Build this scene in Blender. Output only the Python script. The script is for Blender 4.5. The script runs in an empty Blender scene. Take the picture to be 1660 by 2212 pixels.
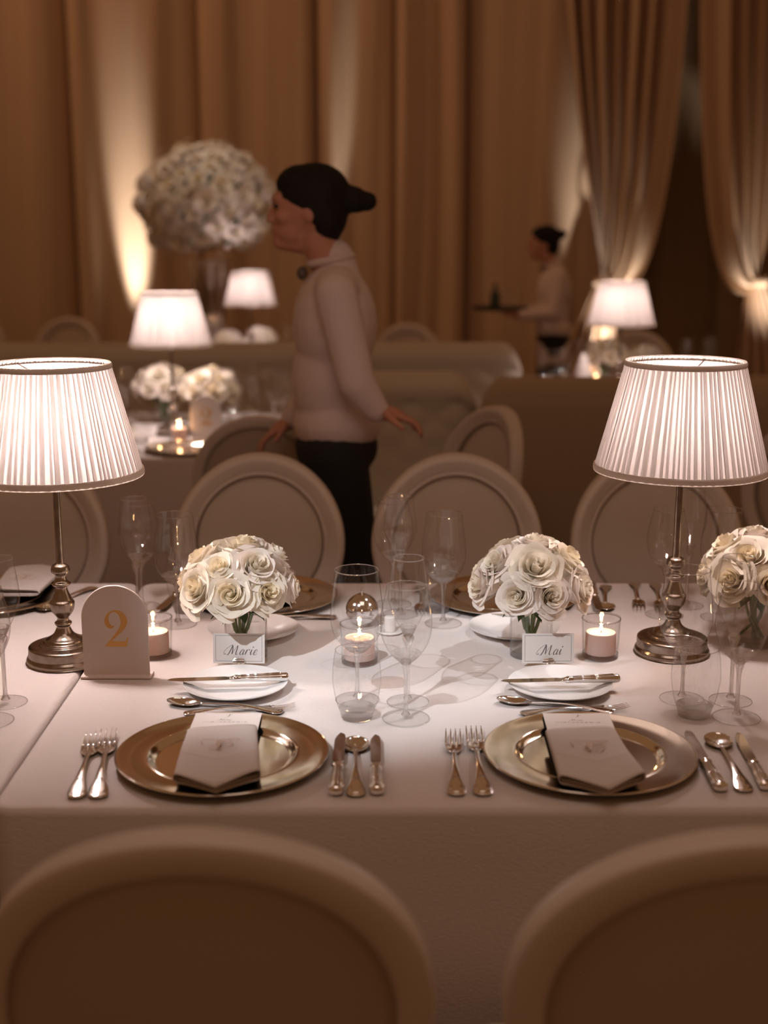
import bpy, math, random
from mathutils import Vector, Matrix, Euler
random.seed(7)
PI = math.pi
S = bpy.context.scene
COL = S.collection

# ------------------------------------------------------------------ camera, light, exposure
cam_d = bpy.data.cameras.new('camera'); cam = bpy.data.objects.new('camera', cam_d); COL.objects.link(cam)
cam.location = (0, 0, 1.54)
cam.rotation_euler = (PI / 2 - math.atan(606 / 2800), 0, 0)
cam_d.sensor_fit = 'VERTICAL'; cam_d.sensor_height = 36.0; cam_d.sensor_width = 27.0
cam_d.lens = 36.0 * 2800 / 2212
cam_d.dof.use_dof = True; cam_d.dof.focus_distance = 2.33; cam_d.dof.aperture_fstop = 2.2
cam_d.clip_start = 0.02
S.camera = cam
S.view_settings.view_transform = 'Standard'; S.view_settings.look = 'None'
S.view_settings.gamma = 1.0; S.view_settings.exposure = 0.0; S.view_settings.use_curve_mapping = False
S.cycles.max_bounces = 12; S.cycles.transparent_max_bounces = 24; S.cycles.transmission_bounces = 10
S.cycles.caustics_reflective = False; S.cycles.caustics_refractive = False
S.cycles.sample_clamp_indirect = 4.0; S.cycles.use_denoising = True

world = bpy.data.worlds.new('world'); S.world = world; world.use_nodes = True
WB = world.node_tree.nodes['Background']
WB.inputs['Color'].default_value = (1.0, 0.455, 0.195, 1); WB.inputs['Strength'].default_value = 0.165

def light(name, kind, loc, energy, color, parent=None, target=None, size=None, blend=0.5, radius=0.03):
    d = bpy.data.lights.new(name, kind); o = bpy.data.objects.new(name, d); COL.objects.link(o)
    d.energy = energy; d.color = color; o.location = loc
    if kind in ('POINT', 'SPOT'): d.shadow_soft_size = radius
    if kind == 'SPOT': d.spot_size = size; d.spot_blend = blend
    if target is not None:
        o.rotation_euler = (Vector(target) - Vector(loc)).to_track_quat('-Z', 'Y').to_euler()
    if parent: o.parent = parent
    return o
COOL = (0.93, 0.95, 1.0)
LAMPC = (1.0, 0.80, 0.74)
# two pin spots rigged high over the table, cool white
light('pin_spot', 'SPOT', (-1.45, -0.15, 3.5), 430, COOL, target=(0.02, 2.30, 0.75), size=math.radians(12.5), blend=0.85, radius=0.02)
light('pin_spot', 'SPOT', (1.5, 2.9, 4.2), 130, COOL, target=(0.12, 2.3, 0.75), size=math.radians(15), blend=0.9, radius=0.02)
# uplights standing on the floor at the drapes
WARMW = (1.0, 0.84, 0.70)
light('uplight', 'SPOT', (-1.94, 9.90, 0.05), 900, WARMW, target=(-1.93, 10.18, 1.5), size=math.radians(14), blend=.9)
light('uplight', 'SPOT', (-0.33, 9.93, 0.05), 520, WARMW, target=(-0.32, 10.18, 2.2), size=math.radians(6), blend=.9)
light('uplight', 'SPOT', (1.74, 9.50, 0.05), 240, WARMW, target=(1.73, 9.95, 1.02), size=math.radians(30), blend=1.0)
light('uplight', 'SPOT', (2.90, 9.50, 0.05), 260, WARMW, target=(2.90, 9.95, 1.3), size=math.radians(28), blend=1.0)
light('uplight', 'SPOT', (1.63, 9.90, 0.05), 420, WARMW, target=(1.64, 10.18, 1.2), size=math.radians(19), blend=.9)
# amber spot added out of view, raking the drapes to bring out folds
light('added_wash', 'SPOT', (-4.5, 8.0, 6.5), 170, (1.0, 0.50, 0.24), target=(0.2, 10.3, 1.8), size=math.radians(75), blend=1.0, radius=.12)
light('flower_spot', 'SPOT', (-0.6, 6.2, 5.2), 190, (1.0, .88, .74), target=(-1.12, 8.33, 1.75), size=math.radians(17), blend=.8)
# pin spots over the tables behind
light('pin_spot', 'SPOT', (-0.5, 4.2, 4.4), 130, (1.0, .93, .88), target=(-.80, 5.2, .8), size=math.radians(18), blend=.8)
light('pin_spot', 'SPOT', (0.2, 6.4, 4.6), 90, (1.0, .93, .88), target=(-.85, 8.1, .8), size=math.radians(15), blend=.8)
light('pin_spot', 'SPOT', (1.5, 5.4, 4.4), 110, (1.0, .93, .88), target=(1.25, 6.8, .8), size=math.radians(17), blend=.8)
g = light('added_fill', 'AREA', (0.0, 1.15, 3.0), 6.5, (1.0, .78, .67), target=(0, 2.7, .8)); g.data.size = 1.2  # unseen soft panel, added to brighten this table and the chairs opposite

# ------------------------------------------------------------------ materials
def mat(name, col, rough=0.6, metal=0.0, bump=None, spec=0.5, var=None, sheen=0.0):
    m = bpy.data.materials.new(name); m.use_nodes = True
    nt = m.node_tree; b = nt.nodes['Principled BSDF']
    b.inputs['Base Color'].default_value = (*col, 1); b.inputs['Roughness'].default_value = rough
    b.inputs['Metallic'].default_value = metal; b.inputs['Specular IOR Level'].default_value = spec
    if sheen: b.inputs['Sheen Weight'].default_value = sheen
    tc = nt.nodes.new('ShaderNodeTexCoord'); mp = nt.nodes.new('ShaderNodeMapping')
    nt.links.new(tc.outputs['Object'], mp.inputs['Vector'])
    if bump:
        sc, st, dist = bump[0], bump[1], bump[2]
        mp.inputs['Scale'].default_value = bump[3] if len(bump) > 3 else (1, 1, 1)
        n = nt.nodes.new('ShaderNodeTexNoise'); n.inputs['Scale'].default_value = sc; n.inputs['Detail'].default_value = 3
        bp = nt.nodes.new('ShaderNodeBump'); bp.inputs['Strength'].default_value = st; bp.inputs['Distance'].default_value = dist
        nt.links.new(mp.outputs[0], n.inputs['Vector']); nt.links.new(n.outputs['Fac'], bp.inputs['Height'])
        nt.links.new(bp.outputs[0], b.inputs['Normal'])
    if var:
        sc2, col2 = var
        n2 = nt.nodes.new('ShaderNodeTexNoise'); n2.inputs['Scale'].default_value = sc2; n2.inputs['Detail'].default_value = 4
        nt.links.new(tc.outputs['Object'], n2.inputs['Vector'])
        cr = nt.nodes.new('ShaderNodeValToRGB')
        cr.color_ramp.elements[0].position = 0.35; cr.color_ramp.elements[1].position = 0.65
        cr.color_ramp.elements[0].color = (*col, 1); cr.color_ramp.elements[1].color = (*col2, 1)
        nt.links.new(n2.outputs['Fac'], cr.inputs[0]); nt.links.new(cr.outputs[0], b.inputs['Base Color'])
    return m

def translucent_mat(name, col, amount, tcol=None, bump=None):
    m = bpy.data.materials.new(name); m.use_nodes = True; nt = m.node_tree; nt.nodes.clear()
    out = nt.nodes.new('ShaderNodeOutputMaterial'); mix = nt.nodes.new('ShaderNodeMixShader')
    d = nt.nodes.new('ShaderNodeBsdfDiffuse'); t = nt.nodes.new('ShaderNodeBsdfTranslucent')
    d.inputs['Color'].default_value = (*col, 1); t.inputs['Color'].default_value = (*(tcol or col), 1)
    mix.inputs[0].default_value = amount
    nt.links.new(d.outputs[0], mix.inputs[1]); nt.links.new(t.outputs[0], mix.inputs[2]); nt.links.new(mix.outputs[0], out.inputs[0])
    if bump:
        tc = nt.nodes.new('ShaderNodeTexCoord')
        n = nt.nodes.new('ShaderNodeTexNoise'); n.inputs['Scale'].default_value = bump[0]
        bp = nt.nodes.new('ShaderNodeBump'); bp.inputs['Strength'].default_value = bump[1]; bp.inputs['Distance'].default_value = bump[2]
        nt.links.new(tc.outputs['Object'], n.inputs['Vector']); nt.links.new(n.outputs['Fac'], bp.inputs['Height'])
        nt.links.new(bp.outputs[0], d.inputs['Normal']); nt.links.new(bp.outputs[0], t.inputs['Normal'])
    return m

def thin_glass(name, tint=0.97, edge=0.72, k=0.50, b=0.06):
    m = bpy.data.materials.new(name); m.use_nodes = True; nt = m.node_tree; nt.nodes.clear()
    out = nt.nodes.new('ShaderNodeOutputMaterial'); mix = nt.nodes.new('ShaderNodeMixShader')
    tr = nt.nodes.new('ShaderNodeBsdfTransparent'); gl = nt.nodes.new('ShaderNodeBsdfGlossy'); gl.inputs['Roughness'].default_value = 0.015
    gl.inputs['Color'].default_value = (1, 1, 1, 1)
    pw = nt.nodes.new('ShaderNodeMath'); pw.operation = 'POWER'; pw.inputs[1].default_value = 5.0
    lw = nt.nodes.new('ShaderNodeLayerWeight'); lw.inputs['Blend'].default_value = 0.5
    cr = nt.nodes.new('ShaderNodeValToRGB')
    cr.color_ramp.elements[0].position = 0.72; cr.color_ramp.elements[0].color = (tint, tint, tint, 1)
    cr.color_ramp.elements[1].position = 1.0; cr.color_ramp.elements[1].color = (edge, edge, edge, 1)
    mu = nt.nodes.new('ShaderNodeMath'); mu.operation = 'MULTIPLY_ADD'; mu.inputs[1].default_value = k; mu.inputs[2].default_value = b; mu.use_clamp = True
    nt.links.new(lw.outputs['Facing'], cr.inputs[0]); nt.links.new(cr.outputs[0], tr.inputs['Color'])
    nt.links.new(lw.outputs['Facing'], pw.inputs[0]); nt.links.new(pw.outputs[0], mu.inputs[0]); nt.links.new(mu.outputs[0], mix.inputs[0])
    nt.links.new(tr.outputs[0], mix.inputs[1]); nt.links.new(gl.outputs[0], mix.inputs[2]); nt.links.new(mix.outputs[0], out.inputs[0])
    return m

def half_glass(name, k=0.5):
    m = solid_glass(name); nt = m.node_tree; g = next(n for n in nt.nodes if n.type == 'BSDF_GLASS'); out = next(n for n in nt.nodes if n.type == 'OUTPUT_MATERIAL')
    tr = nt.nodes.new('ShaderNodeBsdfTransparent'); tr.inputs['Color'].default_value = (.99, .99, .99, 1); mix = nt.nodes.new('ShaderNodeMixShader'); mix.inputs[0].default_value = k
    nt.links.new(tr.outputs[0], mix.inputs[1]); nt.links.new(g.outputs[0], mix.inputs[2]); nt.links.new(mix.outputs[0], out.inputs[0]); return m

def solid_glass(name, col=(1, 1, 1)):
    m = bpy.data.materials.new(name); m.use_nodes = True; nt = m.node_tree; nt.nodes.clear()
    out = nt.nodes.new('ShaderNodeOutputMaterial'); g = nt.nodes.new('ShaderNodeBsdfGlass')
    g.inputs['IOR'].default_value = 1.48; g.inputs['Roughness'].default_value = 0.0; g.inputs['Color'].default_value = (*col, 1)
    nt.links.new(g.outputs[0], out.inputs[0]); return m

def emit(name, col, s):
    m = bpy.data.materials.new(name); m.use_nodes = True; nt = m.node_tree; nt.nodes.clear()
    out = nt.nodes.new('ShaderNodeOutputMaterial'); e = nt.nodes.new('ShaderNodeEmission')
    e.inputs[0].default_value = (*col, 1); e.inputs[1].default_value = s
    nt.links.new(e.outputs[0], out.inputs[0]); return m

M = dict(
    cloth=mat('linen_cloth', (0.76, 0.71, 0.69), 0.9, bump=(420, 0.8, 0.0014, (0.35, 1, 1)), sheen=0.1),
    chair=mat('cream_lacquer', (0.70, 0.63, 0.57), 0.42, bump=(30, 0.05, 0.002)),
    gold_line=mat('antique_gimp', (0.30, 0.24, 0.18), 0.6, bump=(900, 0.7, 0.002)),
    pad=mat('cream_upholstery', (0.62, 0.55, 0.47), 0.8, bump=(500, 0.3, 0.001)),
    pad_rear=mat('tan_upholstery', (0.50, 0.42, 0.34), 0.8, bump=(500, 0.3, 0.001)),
    silver=mat('polished_silver', (0.95, 0.93, 0.91), 0.10, 1.0),
    charger=mat('charger_silver', (0.95, 0.90, 0.79), 0.11, 1.0, bump=(9, 0.05, 0.004)),
    antique=mat('antique_silver', (0.46, 0.41, 0.36), 0.22, 1.0, var=(60, (0.34, 0.29, 0.25))),
    steel=mat('blade_steel', (0.85, 0.83, 0.80), 0.12, 1.0),
    china=mat('white_china', (0.86, 0.85, 0.84), 0.12),
    card=mat('card_stock', (0.84, 0.80, 0.77), 0.75, bump=(300, 0.1, 0.0005)),
    acrylic=mat('matte_white_board', (0.80, 0.71, 0.67), 0.6),
    gold=mat('gold_foil', (0.80, 0.48, 0.17), 0.42, 0.55),
    ink=mat('grey_ink', (0.16, 0.15, 0.15), 0.7),
    thread=mat('ivory_thread', (0.62, 0.50, 0.42), 0.5),
    napkin=translucent_mat('hemmed_linen', (0.84, 0.79, 0.76), 0.22, bump=(650, 0.3, 0.0007)),
    wax=translucent_mat('blush_wax', (0.96, 0.86, 0.83), 0.42, (0.97, 0.72, 0.60)),
    wick=mat('wick', (0.05, 0.03, 0.02), 0.9),
    stem=mat('green_stem', (0.10, 0.20, 0.05), 0.5, var=(40, (0.16, 0.26, 0.07))),
    leaf=mat('dark_leaf', (0.05, 0.10, 0.035), 0.5),
    fold=translucent_mat('pleat_overlap', (0.62, 0.56, 0.52), 0.20, (0.46, 0.41, 0.39)),
    thin=translucent_mat('pleat_single', (0.66, 0.60, 0.57), 0.33, (0.66, 0.60, 0.575)),
    trim=translucent_mat('shade_tape', (0.72, 0.64, 0.57), 0.25),
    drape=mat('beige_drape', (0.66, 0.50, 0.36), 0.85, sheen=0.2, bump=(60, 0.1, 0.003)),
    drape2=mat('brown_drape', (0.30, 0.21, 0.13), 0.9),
    bench=mat('greige_velvet', (0.60, 0.56, 0.47), 0.75, sheen=0.3, bump=(80, 0.15, 0.003)),
    bench_rear=mat('taupe_velvet', (0.42, 0.33, 0.23), 0.8, sheen=0.2, bump=(80, 0.15, 0.003)),
    floor=mat('dark_carpet', (0.12, 0.08, 0.055), 0.95, bump=(200, 0.5, 0.004), var=(8, (0.15, 0.10, 0.07))),
    skin=mat('skin', (0.55, 0.27, 0.19), 0.55),
    hair=mat('black_hair', (0.010, 0.008, 0.008), 0.7, spec=.25, bump=(90, 0.4, 0.004, (1, 1, 0.15))),
    shirt=mat('pale_jacket_cloth', (0.74, 0.64, 0.64), 0.85, bump=(25, 0.25, 0.008)),
    black=mat('black_cloth', (0.012, 0.012, 0.014), 0.85),
    bow=mat('grey_bow_cloth', (0.14, 0.12, 0.11), 0.8),
    glass=thin_glass('stemware_glass', .97, .50), vglass=thin_glass('vase_glass', 0.985, 0.6, .4, .045),
    solid=half_glass('solid_crystal', .42), footg=thin_glass('foot_glass', .99, .85, .42, .035), water=thin_glass('vase_water', 0.98, 0.85, .3, .02),
    flame=emit('flame', (1.0, 0.62, 0.28), 45.0),
)
PETAL = [translucent_mat('cream_petal', (0.94, 0.88, 0.77), 0.26, (0.97, 0.90, 0.76)),
         translucent_mat('ivory_petal', (0.94, 0.87, 0.81), 0.26, (0.97, 0.90, 0.82)),
         translucent_mat('butter_petal', (0.96, 0.88, 0.71), 0.26, (0.98, 0.90, 0.70))]

# ------------------------------------------------------------------ helpers
def obj(name, geo, m, parent=None, smooth=True, loc=(0, 0, 0), rot=(0, 0, 0)):
    vs, fs = geo[0], geo[1]
    me = bpy.data.meshes.new(name); me.from_pydata([tuple(v) for v in vs], [], fs); me.update()
    mats = m if isinstance(m, (list, tuple)) else [m]
    for x in mats: me.materials.append(x)
    if len(geo) > 2:
        for p, i in zip(me.polygons, geo[2]): p.material_index = i
    if smooth:
        for p in me.polygons: p.use_smooth = True
    o = bpy.data.objects.new(name, me); COL.objects.link(o); o.location = loc; o.rotation_euler = rot
    if parent: o.parent = parent
    return o
def tag(o, label, cat, group=None):
    o['label'] = label; o['category'] = cat
    if group: o['group'] = group
    return o
def thing(name, label, cat, loc=(0, 0, 0), rz=0.0, group=None):
    o = bpy.data.objects.new(name, None); o.empty_display_size = 0.05; COL.objects.link(o)
    o.location = loc; o.rotation_euler = (0, 0, rz); return tag(o, label, cat, group)
def struct(name, geo, m, **k):
    o = obj(name, geo, m, **k); o['kind'] = 'structure'; return o
def copy_tree(o, parent=None):
    c = o.copy(); COL.objects.link(c)
    if parent is not None: c.parent = parent
    for ch in list(o.children): copy_tree(ch, c)
    return c
def dup(root, loc, rz=0.0, label=None, scale=None):
    c = copy_tree(root); c.location = loc; c.rotation_euler = (0, 0, rz)
    if label: c['label'] = label
    if scale: c.scale = (scale,) * 3
    return c
def join(*gs):
    V, Fc, Mi = [], [], []
    for g in gs:
        n = len(V); V += [tuple(v) for v in g[0]]; Fc += [tuple(i + n for i in f) for f in g[1]]
        Mi += list(g[2]) if len(g) > 2 else [0] * len(g[1])
    return V, Fc, Mi
def xf(g, mtx):
    return ([tuple(mtx @ Vector(v)) for v in g[0]],) + tuple(g[1:])
def grid(nu, nv, fn, wrap=False):
    V = [tuple(fn(i / ((nu) if wrap else (nu - 1)), j / (nv - 1))) for j in range(nv) for i in range(nu)]
    Fc = []
    for j in range(nv - 1):
        for i in range(nu if wrap else nu - 1):
            a = j * nu + i; b = j * nu + (i + 1) % nu
            Fc.append((a, b, b + nu, a + nu))
    return V, Fc
def lathe(prof, n=48, cap0=False, cap1=False):
    V, Fc = [], []
    for r, z in prof:
        for i in range(n):
            a = 2 * PI * i / n; V.append((r * math.cos(a), r * math.sin(a), z))
    for k in range(len(prof) - 1):
        for i in range(n):
            a = k * n + i; b = k * n + (i + 1) % n; Fc.append((a, b, b + n, a + n))
    if cap0: Fc.append(tuple(reversed(range(n))))
    if cap1: Fc.append(tuple(range((len(prof) - 1) * n, len(prof) * n)))
    return V, Fc
def spline(pts, n=8):
    out = []; P = [pts[0]] + list(pts) + [pts[-1]]
    for k in range(1, len(P) - 2):
        for i in range(n):
            t = i / n; q = []
            for d in range(len(pts[0])):
                a, b, c, e = P[k - 1][d], P[k][d], P[k + 1][d], P[k + 2][d]
                q.append(0.5 * (2 * b + (c - a) * t + (2 * a - 5 * b + 4 * c - e) * t * t + (-a + 3 * b - 3 * c + e) * t ** 3))
            out.append(tuple(q))
    out.append(tuple(pts[-1])); return out
def slathe(prof, n=48, k=6, **kw): return lathe([(max(0.0002, r), z) for r, z in spline(prof, k)], n, **kw)
def loft(secs, n=14, axis='y'):
    """secs: (t, half_width, half_height, zc, xoff) ellipses along y"""
    V, Fc = [], []
    for s in secs:
        t, hw, hh, zc = s[:4]; xo = s[4] if len(s) > 4 else 0
        for i in range(n):
            a = 2 * PI * i / n; V.append((xo + hw * math.cos(a), t, zc + hh * math.sin(a)))
    for k in range(len(secs) - 1):
        for i in range(n):
            a = k * n + i; b = k * n + (i + 1) % n; Fc.append((a, a + n, b + n, b))
    Fc.append(tuple(range(n))); Fc.append(tuple(reversed(range((len(secs) - 1) * n, len(secs) * n))))
    return V, Fc
def tube(pts, rad, n=10):
    V, Fc = [], []; pts = [Vector(p) for p in pts]
    for k, p in enumerate(pts):
        d = (pts[min(k + 1, len(pts) - 1)] - pts[max(k - 1, 0)]).normalized()
        u = d.cross(Vector((0, 0, 1)) if abs(d.z) < 0.9 else Vector((1, 0, 0))).normalized(); w = d.cross(u)
        r = rad[k] if isinstance(rad, (list, tuple)) else rad
        for i in range(n):
            a = 2 * PI * i / n; V.append(tuple(p + u * (r * math.cos(a)) + w * (r * math.sin(a))))
    for k in range(len(pts) - 1):
        for i in range(n):
            a = k * n + i; b = k * n + (i + 1) % n; Fc.append((a, b, b + n, a + n))
    Fc.append(tuple(reversed(range(n)))); Fc.append(tuple(range((len(pts) - 1) * n, len(pts) * n)))
    return V, Fc
def box(cx, cy, cz, sx, sy, sz, b=0.0):
    x, y, z = sx / 2, sy / 2, sz / 2
    if b <= 0:
        V = [(cx + i * x, cy + j * y, cz + k * z) for k in (-1, 1) for j in (-1, 1) for i in (-1, 1)]
        return V, [(0, 2, 3, 1), (4, 5, 7, 6), (0, 1, 5, 4), (2, 6, 7, 3), (0, 4, 6, 2), (1, 3, 7, 5)]
    def ring(ins, zz):
        o = []
        for qx, qy, a0 in ((1, 1, 0), (-1, 1, 90), (-1, -1, 180), (1, -1, 270)):
            for i in range(4):
                a = math.radians(a0 + 30 * i)
                o.append((cx + qx * (x - b) + (b - ins) * math.cos(a), cy + qy * (y - b) + (b - ins) * math.sin(a), cz + zz))
        return o
    V, rings = [], [(b * .99, -z), (b * .3, -z + b * .3), (0, -z + b), (0, z - b), (b * .3, z - b * .3), (b * .99, z)]
    for ins, zz in rings: V += ring(ins, zz)
    Fc = []
    for k in range(5):
        for i in range(16):
            a = k * 16 + i; c = k * 16 + (i + 1) % 16; Fc.append((a, c, c + 16, a + 16))
    Fc.append(tuple(reversed(range(16)))); Fc.append(tuple(range(80, 96)))
    return V, Fc
def ball(c, r, n=12, sq=(1, 1, 1)):
    V, Fc = [], []
    for j in range(n + 1):
        t = PI * j / n
        for i in range(2 * n):
            a = PI * i / n; V.append((c[0] + r * sq[0] * max(math.sin(t), 1e-3) * math.cos(a), c[1] + r * sq[1] * max(math.sin(t), 1e-3) * math.sin(a), c[2] - r * sq[2] * math.cos(t)))
    m = 2 * n
    for j in range(n):
        for i in range(m):
            a = j * m + i; b = j * m + (i + 1) % m; Fc.append((a, b, b + m, a + m))
    return V, Fc

# strokes: a pen line on a plane, width swelling on the down strokes
def ribbon(pts, w0, w1, sc=1.0, slant=0.0, off=(0, 0), n=6, lift=0.0, thick=0.0):
    P = spline(pts, n); P = [((x + y * slant) * sc + off[0], y * sc + off[1]) for x, y in P]
    V, Fc = [], []
    for k, p in enumerate(P):
        a = P[max(0, k - 1)]; b = P[min(len(P) - 1, k + 1)]
        dx, dy = b[0] - a[0], b[1] - a[1]; L = math.hypot(dx, dy) or 1
        w = (w0 + (w1 - w0) * max(0, -dy / L) ** 1.5) * sc * 0.5
        e = min(1.0, (min(k, len(P) - 1 - k) + 0.6) / 3.0); w *= e
        nx, ny = -dy / L * w, dx / L * w
        V += [(p[0] + nx, p[1] + ny, lift), (p[0] - nx, p[1] - ny, lift)]
        if thick: V[-2] = (V[-2][0], V[-2][1], lift); V.insert(len(V) - 1, (p[0], p[1], lift + thick))
    s = 3 if thick else 2
    for k in range(len(P) - 1):
        a = k * s
        if thick: Fc += [(a, a + 1, a + 4, a + 3), (a + 1, a + 2, a + 5, a + 4)]
        else: Fc.append((a, a + 1, a + 3, a + 2))
    return V, Fc
GL = {
    'M': (1.75, [[(-.75, .25), (-.95, .05), (-1.15, .25), (-1.0, .9), (-.4, 1.55), (.0, 1.75), (-.05, 1.1), (-.15, .4), (-.35, -.05), (-.6, 0)],
                 [(0, 1.75), (.2, 1.2), (.32, .6), (.4, .05)], [(.4, .05), (.6, .9), (.95, 1.75)], [(.95, 1.75), (1.0, 1.0), (1.05, .2), (1.2, 0), (1.45, .25)]]),
    'a': (.95, [[(.58, .85), (.35, .98), (.08, .65), (.02, .25), (.2, 0), (.45, .25), (.62, .95)], [(.62, .95), (.55, .35), (.65, .02), (.9, .3)]]),
    'r': (.84, [[(-.05, .3), (.14, .95), (.12, .5), (.06, 0)], [(.10, .45), (.28, .88), (.50, .99), (.62, .80)]]),
    'i': (.66, [[(-.05, .3), (.15, .98), (.12, .4), (.22, .02), (.50, .3)], [(.20, 1.52), (.24, 1.44), (.24, 1.36), (.20, 1.28)]]),
    'e': (.80, [[(.0, .38), (.32, .48), (.50, .72), (.42, .97), (.20, .90), (.05, .55), (.07, .15), (.28, -.02), (.68, .32)]]),
    'n': (.95, [[(-.05, .3), (.1, .95), (.08, .5), (.03, 0)], [(.06, .4), (.3, .9), (.5, .9), (.5, .4), (.6, .02), (.85, .3)]]),
    'u': (.95, [[(-.05, .3), (.1, .95), (.07, .35), (.2, .02), (.42, .25), (.58, .95)], [(.58, .95), (.52, .35), (.62, .02), (.88, .3)]]),
}
def script(word, sc, x0, y0, w0=.05, w1=.17):
    gs = []; x = x0
    for ch in word:
        adv, strokes = GL[ch]
        for s in strokes: gs.append(ribbon(s, w0, w1, sc, .35, (x, y0)))
        x += adv * sc
    return join(*gs)
MONO = [[(-1.35, .25), (-1.2, .0), (-1.35, .55), (-1.0, .95), (-.3, .8), (.4, .75), (1.0, .9), (1.35, .8), (1.3, .65), (.7, .7), (.2, .85)],
        [(.1, .8), (.02, .3), (-.05, -.3), (-.2, -.75), (-.6, -.85), (-.75, -.6), (-.45, -.25), (.1, -.1), (.6, .05), (.9, .3), (.7, .55), (.35, .45), (.2, .2)],
        [(.25, .1), (.75, .0), (.95, -.35), (.6, -.75), (.0, -.85), (-.45, -.6), (-.3, -.35)],
        [(-.1, -.9), (.3, -1.0), (.4, -.75), (.1, -.7)], [(-.12, .75), (-.18, .2), (-.22, -.4)]]
SMALLMONO = [[(-1.0, .7), (-.6, .95), (.2, .8), (1.0, .95)], [(.1, .8), (.0, 0), (-.15, -.75), (-.5, -.8), (-.5, -.4), (0, -.1), (.45, .1), (.5, .5), (.1, .3)]]

# ------------------------------------------------------------------ room shell and drapes
struct('floor', ([(-8, -2, 0), (8, -2, 0), (8, 11, 0), (-8, 11, 0)], [(0, 1, 2, 3)]), M['floor'])
struct('wall_back', box(0, 10.95, 3.2, 16, 0.1, 6.4), mat('back_wall_paint', (0.20, 0.14, 0.10), 0.9))

def drape(x0, x1, Y, seed, amp=0.07, ztop=6.0, label='', mt='drape', dens=1.0):
    rnd = random.Random(seed)
    w = x1 - x0; nx = max(60, int(w * 90)); ks = [(rnd.uniform(9, 13) * dens, rnd.uniform(0, 6), .55), (rnd.uniform(18, 27) * dens, rnd.uniform(0, 6), .28), (rnd.uniform(34, 48), rnd.uniform(0, 6), .05)]
    ph = rnd.uniform(0, 6)
    def fn(u, v):
        x = x0 + w * u; z = 0.01 + (ztop - 0.01) * v
        xx = x + 0.03 * math.sin(z * .9 + ph + x * 3)
        y = 0
        for k, p, a in ks:
            s = math.sin(k * xx + p + 0.25 * math.sin(z * .6 + p)); y += a * (abs(s) ** .75) * (1 if s > 0 else -1)
        e = min(u, 1 - u) * w
        tuck = 0.16 * math.exp(-e / 0.035)
        return (x, Y + amp * y * (1 - .25 * v) + tuck, z)
    o = obj('drape', grid(nx, 26, fn), M[mt]); return tag(o, label, 'curtain', 'floor length drapes across the back wall')
PX = lambda px: (px - 830) / 2800 * 10.35
seams = [(-420, -60, 'pleated beige drape panel beyond the left edge lamp, outermost on its side'), (-60, 182, 'brown beige drape panel left of the brightest uplit fold'),
         (182, 447, 'drape panel with the wide bright uplit fold, behind the tall flower ball'), (447, 688, 'drape panel between flower ball and the dark haired server'),
         (688, 852, 'narrow drape panel with a thin uplit streak behind the near server'), (852, 1000, 'tightly gathered drape panel with deep dark folds, right of the near server'),
         (1000, 1305, 'smooth drape panel behind the far server with the tray')]
for i, (a, b, lb) in enumerate(seams):
    drape(PX(a), PX(b), 10.2, 40 + i, amp=0.11 if i == 5 else 0.06, label=lb, dens=1.5 if i == 5 else (.6 if i == 6 else 1.0))
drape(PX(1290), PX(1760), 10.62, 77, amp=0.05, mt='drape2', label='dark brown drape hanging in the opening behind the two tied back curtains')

def swag(name, top0, top1, tie, free_pull, tail, seed, label, Y=10.0):
    """curtain tied back: column u runs from the top rail to the tie and droops below it on its free side"""
    rnd = random.Random(seed); root = thing(name, label, 'curtain', (0, 0, 0), 0, 'tied back curtains')
    nf = 7
    def fn(u, v):
        xt = top0 + (top1 - top0) * u; zt = 6.0; f = u ** 1.4; t = v
        c1 = (xt, 3.0); c2 = (tie[0] + (xt - tie[0]) * (.25 + .45 * f) + free_pull[0] * f, tie[1] + .70 * (1 - f) - free_pull[1] * f)
        p3 = (tie[0] + (.05 * (u - .5)), tie[1] + .03 * (.5 - u))
        x = (1 - t) ** 3 * xt + 3 * (1 - t) ** 2 * t * c1[0] + 3 * (1 - t) * t * t * c2[0] + t ** 3 * p3[0]
        z = (1 - t) ** 3 * zt + 3 * (1 - t) ** 2 * t * c1[1] + 3 * (1 - t) * t * t * c2[1] + t ** 3 * p3[1]
        amp = (.085 * (1 - t ** 3) + .03) * (.35 if f > .8 else 1)
        s1 = math.sin(u * nf * 2 * PI + seed + .6 * math.sin(u * 9))
        y = Y + amp * (abs(s1) ** .7) * (1 if s1 > 0 else -1) + .05 * math.sin(u * 17 + seed * 2) * (1 - t) - .12 * math.sin(PI * t) * f - .05 * (t ** 2)
        return (x, y, z)
    obj('swag_cloth', grid(150, 60, fn), M['drape'], root)
    def ft(u, v):
        s = .10 + (.30) * (1 - v) ** .8 + .02 * math.sin(v * 5)
        x = tail + (tie[0] - tail) * v ** 1.5 + (u - .5) * s * 1.5
        return (x, Y - .02 + (.035 + .03 * (1 - v)) * math.sin(u * 5 * 2 * PI + seed) + .02, .01 + (tie[1] - .01) * v)
    obj('tail_cloth', grid(90, 30, ft), M['drape'], root)
    obj('tie_band', slathe([(.085, -.035), (.095, -.015), (.095, .015), (.085, .035)], 24), M['drape'], root, loc=(tie[0], Y - .03, tie[1]))
    return root
W = lambda px: (px - 830) / 2800 * 9.9
WT = lambda px: (px - 830) / 2800 * 9.3
swag('tied_curtain', WT(1190), WT(1497), (W(1305), 1.54 - 105 / 2800 * 9.9), (.10, .42), W(1262), 3, 'tied back beige curtain swept left beside the lit lamp, dark gap on its right')
swag('tied_curtain', WT(1850), WT(1502), (W(1628), 1.54 - 105 / 2800 * 9.9), (-.12, .55), W(1665), 5, 'tied back beige curtain by the right edge, its rounded fold lit from below')

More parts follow.
